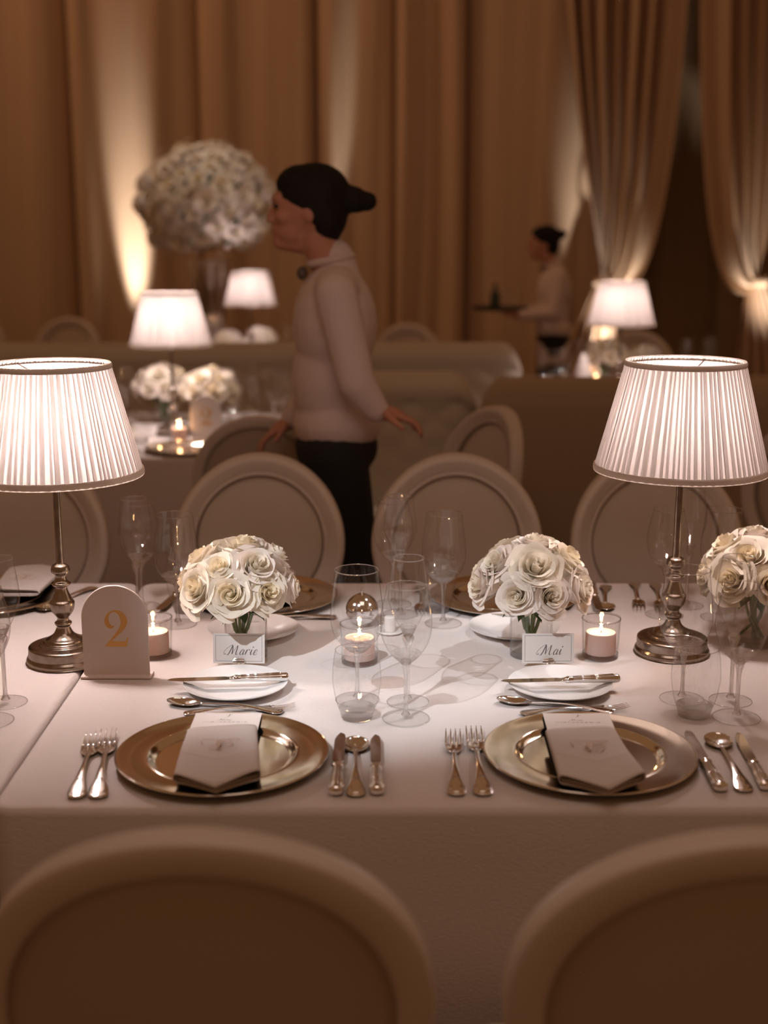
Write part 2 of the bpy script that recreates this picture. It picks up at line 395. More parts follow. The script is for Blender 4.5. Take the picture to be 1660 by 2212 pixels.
# ------------------------------------------------------------------ benches
def bench(name, x0, x1, Y, label, top=1.01, facing=-1, seat=0.48, depth=0.55, rear='bench', tuft=True):
    """back panel thick .16 with a rolled top; facing -1: seat on the camera side"""
    root = thing(name, label, 'bench', ((x0 + x1) / 2, Y, 0), 0 if facing < 0 else PI, 'upholstered banquettes')
    L = (x1 - x0) / 2
    prof = [(.0, .05), (.0, .5), (.005, .85), (-.0, top - .08), (-.02, top - .025), (-.07, top), (-.13, top - .015), (-.165, top - .06), (-.15, top - .13), (-.145, .8), (-.13, .6), (-.12, .42), (-.12, .05)]
    P = spline(prof, 4)
    nx = int(L * 2 / 0.02)
    def fn(u, v):
        k = u * (len(P) - 1); i = min(int(k), len(P) - 2); f = k - i
        y = P[i][0] * (1 - f) + P[i + 1][0] * f; z = P[i][1] * (1 - f) + P[i + 1][1] * f
        x = -L + 2 * L * v; e = min(v, 1 - v) * 2 * L; s = 1.0
        if e < .1: s = math.sqrt(max(0.0, 1 - (1 - e / .1) ** 2))
        yc, zc = -.07, .5
        y = yc + (y - yc) * max(s, .02); z = z if z < top - .2 else (top - .2) + (z - top + .2) * max(s, .3)
        if tuft and u > .62 and .4 < z < top - .1:
            gx = x / .17; gz = z / .13
            d = abs(math.sin(PI * (gx + gz) / 1)) * abs(math.sin(PI * (gx - gz) / 1)); y += .018 * (1 - d ** .5)
        return (x, y, z)
    ng = len(P) * 2
    obj('bench_back', grid(ng, nx, fn), M[rear], root)
    obj('seat_cushion', box(0, -.12 - depth / 2, seat - .06, 2 * L - .04, depth, .16, .04), M['bench'], root)
    obj('bench_base', box(0, -.10 - depth / 2, (seat - .14) / 2 + .005, 2 * L - .08, depth - .06, seat - .16, .01), M['bench_rear'], root)
    return root
bench('banquette', -2.5, .68, 6.45, 'long low tufted greige banquette behind the lamp with the candlelit table', top=1.01)
bench('banquette', -.15, .36, 5.06, 'tufted banquette with a rounded end beside the single side-on chair', top=1.015, depth=.40)
bench('banquette', .36, 2.6, 4.85, 'brown banquette seen from behind, below the lit lamp at the dark opening', top=1.0, facing=1, rear='bench_rear', tuft=False)

# ------------------------------------------------------------------ chairs
def oval_sweep(a, b, sec, n=72, curve=1.15, y0=0.0, zc=.757):
    def fn(u, v):
        k = v * (len(sec) - 1); i = min(int(k + 1e-6), len(sec) - 1); o, d = sec[i]
        t = 2 * PI * u; x = (a - o) * math.cos(t); z = (b - o) * math.sin(t)
        return (x, y0 + d + curve * x * x - z * .10, zc + z)
    return grid(n, len(sec), fn, wrap=True)
def oval_pad(a, b, o, dome, sgn, y0, n=64, rings=9, curve=1.15, zc=.757):
    V, Fc = [], []
    for j in range(rings):
        s = 1 - j / (rings - .3)
        for i in range(n):
            t = 2 * PI * i / n; x = (a - o) * s * math.cos(t); z = (b - o) * s * math.sin(t)
            V.append((x, y0 + sgn * dome * (1 - s ** 2.5) ** .7 + curve * x * x - z * .10, zc + z))
    for j in range(rings - 1):
        for i in range(n):
            p = j * n + i; q = j * n + (i + 1) % n; Fc.append((p, q, q + n, p + n))
    Fc.append(tuple(range((rings - 1) * n, rings * n))); return V, Fc
def make_chair(label):
    """faces +y (the sitter looks towards +y); origin on the floor under the backrest"""
    t = thing('dining_chair', label, 'chair')
    a, b = .226, .228
    # y+ is the front (sitter side)
    sec = [(.058, -.002), (.060, .014), (.054, .022), (.050, .018), (.044, .020), (.036, .028), (.026, .026), (.022, .030), (.008, .026), (.001, .016), (0, .0), (.0005, -.016), (.002, -.0195), (.005, -.021), (.018, -.022), (.033, -.022), (.0365, -.0205), (.038, -.017), (.038, -.004)]
    obj('back_frame', oval_sweep(a, b, sec), M['chair'], t)
    obj('gimp_braid', oval_sweep(a, b, [(.062, .008), (.058, .020), (.0565, .023), (.055, .020), (.054, .010)]), M['gold_line'], t)
    obj('backrest', oval_pad(a, b, .057, .018, 1, .008), M['pad'], t)
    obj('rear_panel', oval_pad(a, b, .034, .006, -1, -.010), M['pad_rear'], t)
    for s in (-1, 1):
        obj('back_post', tube([(s * .16, .02, .44), (s * .155, .035, .52), (s * .15, .045, .60), (s * .16, .05, .64)], [.018, .017, .017, .012], 12), M['chair'], t)
        obj('leg', tube([(s * .185, -.05, .003), (s * .18, -.02, .2), (s * .165, .02, .44)], [.012, .017, .021], 12), M['chair'], t)
        obj('leg', tube([(s * .19, .40, .003), (s * .19, .40, .30), (s * .19, .40, .36), (s * .19, .40, .42)], [.010, .020, .016, .022], 12), M['chair'], t)
    obj('seat_rail', box(0, .215, .415, .44, .43, .055, .025), M['chair'], t)
    obj('seat', box(0, .22, .462, .45, .44, .05, .024), M['pad'], t)
    return t
CH = make_chair('round-backed cream chair, seen from behind, nearest on the left of the two in front')
CH.location = (-.185, 1.155, 0); CH['group'] = 'round backed dining chairs'
ROT = PI
def chair(x, y, rz, label): return dup(CH, (x, y, 0), rz, label, .985)
CH.scale = (1.055, 1, 1)
chair(.362, 1.155, 0, 'round-backed cream chair cropped by the right edge, seen from behind, seat corner showing').scale = (1.055, 1, 1)
chair(-.325, 3.345, PI, 'round-backed chair across the table, behind the bouquet with the Marie card')
chair(.19, 3.345, PI, 'round-backed chair across the table, behind the bouquet with the Mai card')
chair(.71, 3.345, PI, 'round-backed chair across the table, behind the pole of the right lamp')
chair(-.94, 3.345, PI, 'round-backed chair across the table, behind the left lamp')
chair(-.40, 4.09, 0, 'round-backed chair at the candlelit table behind, half hidden by the server')
chair(.37, 4.30, math.radians(118), 'oval-backed chair turned side-on beside the rounded banquette end')
chair(1.28, 3.95, math.radians(100), 'cream chair at the right edge, mostly outside the picture, beyond the last bouquet')
chair(-2.15, 8.9, PI, 'far chair top beyond the banquette, just below the bright uplit drape fold')
chair(-2.85, 9.1, PI, 'far chair top farthest to the left, above the long banquette')
chair(.15, 8.3, PI, 'far chair top showing above the banquette, right of the near server')
chair(1.50, 7.74, PI, 'far rounded chair top between the lit lamp and the dark opening')

# ------------------------------------------------------------------ tablecloths
def cloth(x0, x1, y0, y1, z=.75, cr=.035, seed=1, label='', name='tablecloth'):
    rnd = random.Random(seed); pts = []
    def arc(cx, cy, a0):
        for i in range(7):
            a = math.radians(a0 + 15 * i); pts.append((cx + cr * math.cos(a), cy + cr * math.sin(a), math.cos(a), math.sin(a)))
    def line(ax, ay, bx, by, nx, ny):
        n = max(2, int(math.hypot(bx - ax, by - ay) / .03))
        for i in range(1, n): pts.append((ax + (bx - ax) * i / n, ay + (by - ay) * i / n, nx, ny))
    arc(x1 - cr, y1 - cr, 0); line(x1 - cr, y1, x0 + cr, y1, 0, 1)
    arc(x0 + cr, y1 - cr, 90); line(x0, y1 - cr, x0, y0 + cr, -1, 0)
    arc(x0 + cr, y0 + cr, 180); line(x0 + cr, y0, x1 - cr, y0, 0, -1)
    arc(x1 - cr, y0 + cr, 270); line(x1, y0 + cr, x1, y1 - cr, 1, 0)
    n = len(pts); V, Fc = [], []; er = .012
    rings = [(-.6, 0)] and [(-er, 0.0), (-er * .6, -.0008), (-er * .29, -er * .29), (-er * .05, -er * .65), (0, -er)] + [(0, -er - (z - er - .01) * k / 12) for k in range(1, 13)]
    for ri, (o, dz) in enumerate(rings):
        for i, (x, y, nx, ny) in enumerate(pts):
            w = 0
            if ri > 4:
                k = (ri - 4) / 12; s = i * .03
                w = k * .006 * math.sin(s * 9 + seed) * math.sin(s * 2.3)
                w *= abs(ny)
                if abs(nx * ny) > .1: w += .001 * k
            V.append((x + nx * (o + w), y + ny * (o + w), z + dz))
    for k in range(len(rings) - 1):
        for i in range(n):
            a = k * n + i; b = k * n + (i + 1) % n; Fc.append((a, a + n, b + n, b))
    Fc.append(tuple(range(n)))
    o = obj(name, (V, Fc), M['cloth']); return tag(o, label, 'tablecloth', 'floor length white tablecloths')
cloth(-.556, 2.2, 1.685, 2.885, seed=2, label='white tablecloth under the two place settings, floor length, right of the seam')
cloth(-2.3, -.560, 1.690, 2.885, seed=4, label='white tablecloth left of the seam, under the edge of the left lamp')
cloth(-2.3, -.36, 4.55, 5.75, seed=5, label='white tablecloth of the blurred candlelit table behind the chairs')
cloth(-1.6, -.30, 7.3, 8.7, seed=6, label='white tablecloth of the far table carrying the tall flower ball')
cloth(.75, 2.3, 5.75, 7.25, seed=7, label='white tablecloth of the table behind the brown banquette')

# ------------------------------------------------------------------ table lamps
def make_lamp(label):
    t = thing('table_lamp', label, 'lamp', group='pleated table lamps')
    obj('lamp_base', join(slathe([(.001, .001), (.066, .001), (.0705, .004), (.0705, .009), (.068, .013), (.0665, .016), (.0665, .029), (.0645, .0325), (.058, .0345), (.046, .0360), (.0445, .039), (.037, .0405), (.034, .045), (.026, .049), (.018, .056), (.013, .066)], 64, 5)), M['antique'], t)
    obj('lamp_stem', slathe([(.013, .064), (.0125, .070), (.0155, .073), (.0155, .077), (.0115, .080), (.011, .086), (.014, .090), (.020, .099), (.0225, .110), (.0225, .116), (.019, .120), (.018, .122), (.013, .134), (.0105, .144), (.0145, .147), (.0175, .150), (.0175, .153), (.012, .157), (.010, .166), (.014, .171), (.0175, .175), (.0165, .183), (.014, .187), (.008, .190)], 40, 4), M['antique'], t)
    obj('lamp_pole', join(slathe([(.0075, .188), (.0068, .21), (.0062, .30), (.006, .355)], 20, 3), slathe([(.006, .338), (.011, .343), (.012, .348), (.009, .353), (.006, .358), (.006, .44), (.011, .442), (.011, .47), (.001, .472)], 20, 2)), M['antique'], t)
    rnd = random.Random(5); sh = None
    # pleats: each pleat is a raised fold over the one beside it, uneven widths
    w = [rnd.uniform(.6, 1.4) for _ in range(76)]; tot = sum(w); cuts = [0]
    for x in w: cuts.append(cuts[-1] + x / tot)
    zb, zt, rb, rt = .358, .558, .157, .106
    V, Fc, Mi = [], [], []; prof = []
    for k in range(76):
        a0, a1 = cuts[k], cuts[k + 1]; f = rnd.uniform(.38, .6)
        for q, h in ((.0, .0), (.04, 1.0), (.5 * f + .02, 1.05), (f, .75), (f + .04, .05)):
            prof.append((a0 + (a1 - a0) * q, h, 1 if q < f else 0))
    N = len(prof); rows = 14; jit = [rnd.uniform(-.0018, .0018) for _ in range(N)]
    for j in range(rows):
        v = j / (rows - 1); z = zb + (zt - zb) * v; r0 = rb + (rt - rb) * v
        for i, (a, h, m_) in enumerate(prof):
            an = 2 * PI * (a + jit[i] * math.sin(v * PI) * .6); r = r0 + .0026 * h * (1 - .3 * v)
            V.append((r * math.cos(an), r * math.sin(an), z))
    for j in range(rows - 1):
        for i in range(N):
            a = j * N + i; b = j * N + (i + 1) % N; Fc.append((a, b, b + N, a + N)); Mi.append(prof[i][2])
    sh = obj('lamp_shade', (V, Fc, Mi), [M['thin'], M['fold']], t, smooth=False)
    obj('shade_trim', slathe([(rb - .003, zb - .001), (rb + .003, zb - .003), (rb + .004, zb + .002), (rb + .003, zb + .008), (rb - .002, zb + .009)], 96, 3), M['trim'], sh)
    obj('shade_trim', slathe([(rt - .002, zt - .008), (rt + .004, zt - .008), (rt + .0045, zt - .002), (rt + .002, zt + .002), (rt - .003, zt + .001)], 96, 3), M['trim'], sh)
    g = [tube([(.010 * math.cos(a), .010 * math.sin(a), zt - .03), (rt * math.cos(a), rt * math.sin(a), zt - .006)], .0012, 6) for a in (0.3, 0.3 + 2 * PI / 3, .3 + 4 * PI / 3)]
    obj('shade_spider', join(*g, tube([(0, 0, .47), (0, 0, .530)], .0015, 6)), M['antique'], sh)
    return t
LAMPE = 6.4
def lamp_light(o, e=1.0):
    light('lamp_bulb', 'POINT', (o.location.x, o.location.y, o.location.z + .450 * o.scale.z), LAMPE * e, LAMPC, radius=.035)
LM = make_lamp('tall pleated shade lamp on the left, partly cut by the picture edge, brightest')
L1 = LM; L1.location = (-.60, 2.325, .75)
L2 = dup(LM, (.552, 2.375, .75), .7, 'pleated shade lamp on the right in front of the glasses, antique silver base')
LA = dup(LM, (-.835, 5.10, .75), 1.2, 'lit pleated lamp on the blurred candlelit table, below the flower ball')
LB = dup(LM, (-.80, 7.85, .75), 2.0, 'far lit lamp right of the tall metal vase')
LC = dup(LM, (1.125, 6.2, .75), 2.6, 'lit lamp standing before the dark opening between tied curtains')
lamp_light(L1, 1.7); lamp_light(L2, .95); lamp_light(LA, 1.6); lamp_light(LB, 1.3); lamp_light(LC, 1.3)

# ------------------------------------------------------------------ roses
def rose_geo(R, seed, open_=1.0):
    rnd = random.Random(seed); N = 25; c_ = ball((0, 0, R * .52), R * .17, 8, (1, 1, 1.9)); gs = [(c_[0], c_[1], [1] * len(c_[1]))]
    for i in range(N):
        t = i / (N - 1); th = i * 2.4 + rnd.uniform(-.3, .3)
        rt = R * (.10 + .82 * t ** 1.05) * (1 if t < .6 else open_); h = R * (1.02 - .42 * t ** 1.6)
        w = (1.75 - 1.0 * t ** .7) * rnd.uniform(.9, 1.1); curl = R * (.02 + .26 * t ** 1.5) * rnd.uniform(.7, 1.3)
        zb = -R * .35 * t; ph = rnd.uniform(0, 6); lean = rnd.uniform(-.08, .08)
        def fn(u, v, rt=rt, h=h, w=w, curl=curl, th=th, zb=zb, ph=ph, t=t, lean=lean):
            uu = 2 * u - 1
            rad = rt * (v ** .55) * (1 + .05 * math.sin(5 * uu + ph) * v)
            z = zb + (h - zb) * (v ** 1.15)
            if v > .7:
                c = (v - .7) / .3; rad += curl * c * c * (1 - .3 * uu * uu); z -= curl * .55 * c ** 3
            z -= h * .20 * abs(uu) ** 3 * v; z += R * .03 * math.sin(4 * uu + ph) * v
            an = th + uu * w * (.62 + .38 * math.sin(min(1, v * 1.05) * PI * .5)) + lean * v
            spiral = .10 * R * uu * (1 - .3 * t)
            return ((rad + spiral * v) * math.cos(an), (rad + spiral * v) * math.sin(an), z)
        g = grid(9, 8, fn); gs.append((g[0], g[1], [1 if t < .45 else 0] * len(g[1])))
    return join(*gs)
ROSES = []
for k in range(7):
    me_o = rose_geo(.040, 100 + k, (1.0, 1.08, .92, 1.12, 1.0, .95, 1.05)[k])
    me = bpy.data.meshes.new('rose'); me.from_pydata(me_o[0], [], me_o[1]); me.update()
    outer = PETAL[(0, 1, 1, 0, 0, 1, 0)[k]]; me.materials.append(outer); me.materials.append(PETAL[(2, 0, 0, 2, 0, 0, 2)[k]])
    for p, i in zip(me.polygons, me_o[2]): p.material_index = i; p.use_smooth = True
    ROSES.append(me)
def aim(v, spin=0.0): return (Vector(v).to_track_quat('Z', 'Y') @ Euler((0, 0, spin)).to_quaternion()).to_euler()
def put_rose(parent, c, d, k, s, spin):
    o = bpy.data.objects.new('rose', ROSES[k]); COL.objects.link(o); o.parent = parent
    o.location = c; o.rotation_euler = aim(d, spin); o.scale = (s, s, s); return o
VASE_H = .092
def make_bouquet(seed, label, rings):
    t = thing('rose_bouquet', label, 'flowers', group='low rose bouquets'); rnd = random.Random(seed)
    cz = .125; n = 0
    for el, cnt, off, rr, s in rings:
        for i in range(cnt):
            az = math.radians(off + 360 / cnt * i + rnd.uniform(-6, 6)); e = math.radians(el + rnd.uniform(-5, 5))
            d = Vector((math.cos(e) * math.cos(az), math.cos(e) * math.sin(az), math.sin(e)))
            c = Vector((d.x * rr, d.y * rr, cz + d.z * rr * 1.02))
            put_rose(t, c, d + Vector((0, 0, .12)), (seed + n * 3) % 7, s * rnd.uniform(.94, 1.08), rnd.uniform(0, 6)); n += 1
    for i in range(9):
        a = i * 2.4; r0 = .012 + .016 * (i % 3) / 2; r1 = .028 * ((i * 7) % 5) / 4 + .004
        obj('stem', tube([(r1 * math.cos(a + 2.4), r1 * math.sin(a + 2.4), .008), (r0 * .5 * math.cos(a), r0 * .5 * math.sin(a), .05), (r0 * 1.1 * math.cos(a), r0 * 1.1 * math.sin(a), .10)], .0028, 8), M['stem'], t)
    lf = []
    for i in range(8):
        a = i * .8 + .2
        def fl(u, v, a=a):
            w = .009 * math.sin(PI * min(1, v * .95 + .05)); r = .02 + .035 * v
            return (r * math.cos(a) - (u - .5) * 2 * w * math.sin(a), r * math.sin(a) + (u - .5) * 2 * w * math.cos(a), .092 - .018 * v * v + .004 * abs(u - .5))
        lf.append(grid(3, 7, fl))
    for g in lf: obj('leaf', g, M['leaf'], t)
    return t
def make_vase(label):
    t = thing('glass_vase', label, 'vase', group='low glass cylinder vases')
    obj('vase_wall', slathe([(.0395, .004), (.0402, .03), (.0402, VASE_H - .002), (.0396, VASE_H), (.0385, VASE_H - .002), (.038, .03), (.037, .010)], 56, 4), M['vglass'], t)
    obj('vase_base', slathe([(.001, .0005), (.036, .0005), (.0392, .003), (.0394, .010), (.036, .0115), (.001, .012)], 56, 3), M['solid'], t)
    obj('water', slathe([(.0374, .0125), (.0376, .05), (.0374, .072), (.001, .0722)], 40, 3), M['water'], t)
    return t
RG1 = [(82, 1, 0, .066, 1.05), (44, 6, 270 - 24, .070, 1.04), (7, 8, 270 - 6, .076, 1.0)]
RG2 = [(80, 1, 40, .068, 1.0), (42, 5, 270 + 4, .070, 1.1), (6, 8, 270 + 20, .080, 1.02)]
BQ1 = make_bouquet(3, 'round bouquet of white roses behind the Marie card', RG1)
BQ1.location = (-.272, 2.345, .75 - .0); VS = make_vase('low glass vase holding the bouquet behind the Marie card'); VS.location = (-.262, 2.355, .75)
BQ1.location = (-.272, 2.350, .754)
BQ2 = make_bouquet(8, 'round bouquet of white and cream roses behind the Mai card', RG2); BQ2.location = (.277, 2.362, .754); BQ2.rotation_euler = (0, 0, 0)
dup(VS, (.280, 2.362, .75), 0, 'low glass vase with green stems holding the bouquet behind the Mai card')
BQ3 = dup(BQ2, (.725, 2.43, .754), 2.0, 'white rose bouquet cut by the right edge, behind the wine glasses')
dup(VS, (.725, 2.43, .75), 0, 'glass vase at the right edge of the picture below the cropped bouquet')
FARB = [(-.935, 5.45, 'blurred white bouquet on the candlelit table, left one', 'A', 1.08), (-.705, 5.25, 'blurred white bouquet behind the small table number', 'A', 1.1),
        (-.975, 8.15, 'tiny blurred bouquet at the foot of the tall metal vase', 'B', .82), (-.775, 8.15, 'tiny blurred bouquet under the far lamp, right of its neighbour', 'B', .9),
        (1.17, 6.85, 'blurred bouquet below the lamp behind the brown banquette', 'C', 1.05), (1.40, 6.95, 'small peach-lit bouquet right of that lamp pole at the dark opening', 'C', .85)]
for i, (x, y, lb, g, s) in enumerate(FARB):
    dup(BQ1 if i % 2 else BQ2, (x, y, .754), i * 1.1, lb, s)
    dup(VS, (x, y, .75), 0, 'low vase under the ' + lb, s)

# ------------------------------------------------------------------ glassware
def make_stem(name, cat, label, bowl, stem_top, foot_r, lump, group):
    t = thing(name, label, cat, group=group)
    P = [(max(r, .0003), z) for r, z in spline(bowl, 7)]; kc = int(len(P) * .30)
    up = lathe(P[kc:], 56); inner = []
    for i in range(kc, -1, -1):
        e = 1 - i / kc; inner.append((max(P[i][0] - .0004 - .0022 * e, .0003), P[i][1] + .0003 + .0050 * e ** 1.5))
    lo = lathe([(P[kc][0], P[kc][1])] [:0] + P[:kc + 1] + inner, 56)
    obj('bowl', join((up[0], up[1], [0] * len(up[1])), (lo[0], lo[1], [1] * len(lo[1]))), [M['glass'], M['solid']], t)
    r0, z0 = bowl[0]
    rim = spline(bowl, 7)[-1]
    obj('rim', lathe([(rim[0] + .0009 * math.cos(a), rim[1] + .0009 * math.sin(a)) for a in [2 * PI * i / 6 for i in range(7)]], 56), M['solid'], t)
    zs = stem_top
    obj('stem', slathe([(.0003, zs + lump * 1.0), (lump * .55, zs + lump * .75), (lump * .62, zs + lump * .3), (.0045, zs - .012), (.0036, zs - .03), (.0035, .03), (.0045, .014), (.008, .0075), (.0003, .0070)], 24, 5), M['solid'], t)
    obj('foot', slathe([(.0003, .0008), (foot_r * .6, .0006), (foot_r - .001, .0008), (foot_r, .0016), (foot_r - .001, .0026), (foot_r * .5, .0042), (.010, .0065), (.0003, .0075)], 56, 4), M['footg'], t)
    obj('foot_rim', lathe([(foot_r + .0006 * math.cos(a), .0016 + .0006 * math.sin(a)) for a in [2 * PI * i / 6 for i in range(7)]], 56), M['solid'], t)
    return t
WINE = make_stem('red_wine_glass', 'wine glass', 'large wine glass between the forks, left of the slimmer pair in the middle', [(.004, .084), (.016, .090), (.030, .104), (.0415, .125), (.0452, .147), (.0435, .175), (.0395, .205), (.0368, .232)], .084, .0375, .012, 'large wine glasses')
WHITE = make_stem('white_wine_glass', 'wine glass', 'front stemmed glass in the middle of the table, foot nearest the soup spoon', [(.0035, .092), (.010, .098), (.024, .112), (.037, .134), (.0427, .160), (.041, .182), (.036, .207), (.0312, .228)], .092, .0388, .014, 'medium wine glasses')
FLUTE = make_stem('champagne_glass', 'champagne glass', 'tallest slim glass in the middle, standing behind the medium glass', [(.0025, .108), (.006, .116), (.014, .134), (.0245, .156), (.0335, .180), (.034, .195), (.0305, .225), (.0262, .255)], .108, .0360, .016, 'tall champagne glasses')
def make_tumbler(label):
    t = thing('water_tumbler', label, 'tumbler', group='barrel water tumblers')
    obj('tumbler_wall', slathe([(.0285, .012), (.0345, .030), (.0392, .055), (.0405, .070), (.0385, .098), (.0352, .118)], 56, 6), M['glass'], t)
    obj('rim', lathe([(.0352 + .0008 * math.cos(a), .118 + .0008 * math.sin(a)) for a in [2 * PI * i / 6 for i in range(7)]], 56), M['solid'], t)
    obj('tumbler_base', slathe([(.0003, .0006), (.0235, .0006), (.0262, .0025), (.0285, .012), (.0305, .0185), (.0285, .0190), (.020, .0160), (.0003, .0145)], 48, 4), M['solid'], t)
    return t
TUM = make_tumbler('barrel tumbler in the middle, in front of the candle and large wine glass')
def gl(proto, x, y, rz, label, s=None, z=.7505): return dup(proto, (x, y, z), rz, label, s)
WINE.location = (-.046, 2.115, .7505); FLUTE.location = (.041, 2.104, .7505); WHITE.location = (.036, 2.028, .7505); TUM.location = (-.045, 2.034, .7505)
gl(WINE, .514, 2.118, 0, 'large wine glass in front of the right lamp base')
gl(FLUTE, .596, 2.11, 0, 'tall slim glass right of the right lamp, behind the last medium glass')
gl(WHITE, .585, 2.03, 0, 'medium wine glass at the right edge, before the cropped bouquet')
gl(TUM, .518, 2.045, 0, 'barrel tumbler before the right lamp base, above the right-hand knives')
gl(WHITE, -.650, 2.014, 0, 'medium wine glass cut by the left edge, lowest foot there')
gl(FLUTE, -.648, 2.10, 0, 'tall slim glass at the left edge, left of the lamp base')
gl(WINE, -.423, 2.553, 0, 'large wine glass across the table, just left of the Marie bouquet')
gl(FLUTE, -.513, 2.60, 0, 'tall slim glass across the table, above the number two sign')
gl(WHITE, -.520, 2.68, 0, 'medium wine glass across the table, hidden behind the tall slim one above the number sign')
gl(TUM, -.420, 2.65, 0, 'tumbler across the table behind the wine glass left of the Marie bouquet')
gl(WINE, .122, 2.560, 0, 'large wine glass across the table, just left of the Mai bouquet')
gl(FLUTE, .034, 2.625, 0, 'tall slim glass across the table in the middle, behind the champagne glass')
gl(WHITE, .020, 2.70, 0, 'medium wine glass across the middle, its left side peeking past the slim one')
gl(TUM, .112, 2.655, 0, 'tumbler across the table behind the wine glass left of the Mai bouquet')
gl(WHITE, .590, 2.62, 0, 'medium wine glass across the table, left of the right lamp pole')
gl(FLUTE, .652, 2.69, 0, 'tall slim glass across the table directly behind the right lamp pole')
gl(WINE, .700, 2.60, 0, 'large wine glass across the table, between the right lamp pole and edge')
gl(TUM, .745, 2.70, 0, 'tumbler across the table behind the rightmost lamp base, by the cropped bouquet')
far = [(WINE, -.52, 4.95), (FLUTE, -.43, 5.05), (WHITE, -.60, 5.02), (TUM, -.50, 4.85), (WINE, -1.02, 4.80), (WHITE, -.93, 4.70), (TUM, -.93, 4.90), (FLUTE, -1.12, 4.92), (WHITE, -.66, 5.5), (FLUTE, -.56, 5.48),
       (WINE, -.42, 5.35), (FLUTE, -1.05, 5.25), (TUM, -1.05, 4.66)]
GN = {WINE.name: 'large wine glass', FLUTE.name: 'slim tall glass', WHITE.name: 'medium wine glass', TUM.name: 'tumbler'}
farpos = ['right of the small table number', 'farthest right beside the server', 'right behind the small table number', 'nearest the server', 'left under the left bouquet', 'front, left of the candle', 'between the bouquet and candle', 'beside the near lamp shade',
          'behind the right bouquet', 'behind the bouquets', 'far side near the server', 'behind the left bouquet, by the near shade', 'in front of the candle at the cloth edge']
for (p, x, y), w in zip(far, farpos): gl(p, x, y, 0, 'blurred %s on the candlelit table, %s' % (GN[p.name], w))
for p, x, y, w in [(WINE, .79, 6.25, 'left end of the table behind the brown banquette'), (WHITE, .88, 6.35, 'second from the left end, behind the brown banquette'), (FLUTE, 1.0, 6.6, 'beside the folded white napkin behind the brown banquette'),
                   (WINE, 1.75, 7.0, 'right of the lamp at the dark opening'), (WHITE, 1.62, 6.95, 'next to the small bouquet at the dark opening'),
                   (WINE, -.60, 8.0, 'far table, right of the bouquets, by the server'), (WHITE, -.52, 7.8, 'far table, last one before the server'), (FLUTE, -1.07, 7.9, 'far table, left of the bouquets')]:
    gl(p, x, y, 0, 'blurred %s, %s' % (GN[p.name], w))

# ------------------------------------------------------------------ candles
def make_candle(label):
    t = thing('votive_candle', label, 'candle', group='votive candles')
    obj('wax', slathe([(.0003, .009), (.026, .009), (.0285, .011), (.0288, .030), (.0285, .0465), (.0265, .0490), (.023, .0475), (.010, .0470), (.0003, .0470)], 40, 4), M['wax'], t)
    obj('wick', tube([(0, 0, .046), (.0005, 0, .054)], .0008, 6), M['wick'], t)
    obj('flame', slathe([(.0003, .052), (.0024, .054), (.0029, .057), (.0017, .062), (.0003, .067)], 14, 4), M['flame'], t)
    return t
def make_holder(label):
    t = thing('candle_holder', label, 'candle holder', group='glass votive holders')
    obj('holder_wall', slathe([(.0335, .004), (.0345, .03), (.0366, .0745), (.0360, .0755), (.0350, .0745), (.0325, .03), (.0315, .009)], 48, 5), M['vglass'], t)
    obj('rim', lathe([(.0360 + .0010 * math.cos(a), .0750 + .0010 * math.sin(a)) for a in [2 * PI * i / 6 for i in range(7)]], 48), M['solid'], t)
    obj('holder_base', slathe([(.0003, .0006), (.031, .0006), (.0335, .003), (.0337, .0075), (.031, .0086), (.0003, .0088)], 48, 3), M['solid'], t)
    return t
CD = make_candle('lit blush candle in the glass behind the middle tumbler'); HD = make_holder('glass votive holder behind the middle tumbler and wine glass')
CD.location = (-.046, 2.318, .7505); HD.location = (-.046, 2.318, .7505)
cp = [(.411, 2.350, 'between the Mai bouquet and the right lamp'), (-.438, 2.355, 'half hidden behind the number two sign'),
      (-.79, 4.955, 'on the blurred table by its small table number'), (-.98, 7.75, 'on the far table before the small bouquets'), (1.08, 6.60, 'on the table behind the brown banquette'), (-.62, 7.7, 'on the far table, right of the small bouquets')]
for x, y, w in cp:
    dup(CD, (x, y, .7505), 0, 'lit blush votive candle ' + w); dup(HD, (x, y, .7505), 0, 'clear glass votive holder ' + w)
for x, y in [(-.046, 2.318)] + [c[:2] for c in cp]:
    light('candle_light', 'POINT', (x, y, .7505 + .066), .17 if y < 3 else .25, (1.0, .50, .22), radius=.004)

# ------------------------------------------------------------------ tableware
def make_charger(label):
    o = obj('charger_plate', slathe([(.0003, .004), (.06, .004), (.100, .004), (.103, .0045), (.108, .0070), (.1135, .0115), (.1155, .0122), (.118, .0116), (.140, .0130), (.1605, .0158), (.1635, .0160), (.1650, .0150), (.1640, .0135), (.158, .012), (.120, .008), (.108, .002), (.100, .0005), (.0003, .0005)], 128, 5), M['charger'])
    return tag(o, label, 'plate', 'silver charger plates')
C1 = make_charger('silver charger plate in front of the Marie card'); C1.location = (-.2465, 1.856, .7505); C1.scale = (.983, .983, 1)
dup(C1, (.3145, 1.860, .7505), 1, 'silver charger plate in front of the Mai card')
dup(C1, (-.865, 2.735, .7505), 0, 'silver charger across the table at the left edge behind the lamp')
dup(C1, (-.262, 2.735, .7505), 0, 'dark-reflecting charger across the table, right behind the Marie bouquet')
dup(C1, (.262, 2.735, .7505), 0, 'charger across the table hidden behind the Mai bouquet')
dup(C1, (-.72, 4.725, .7505), 0, 'blurred silver charger at the front of the candlelit table')
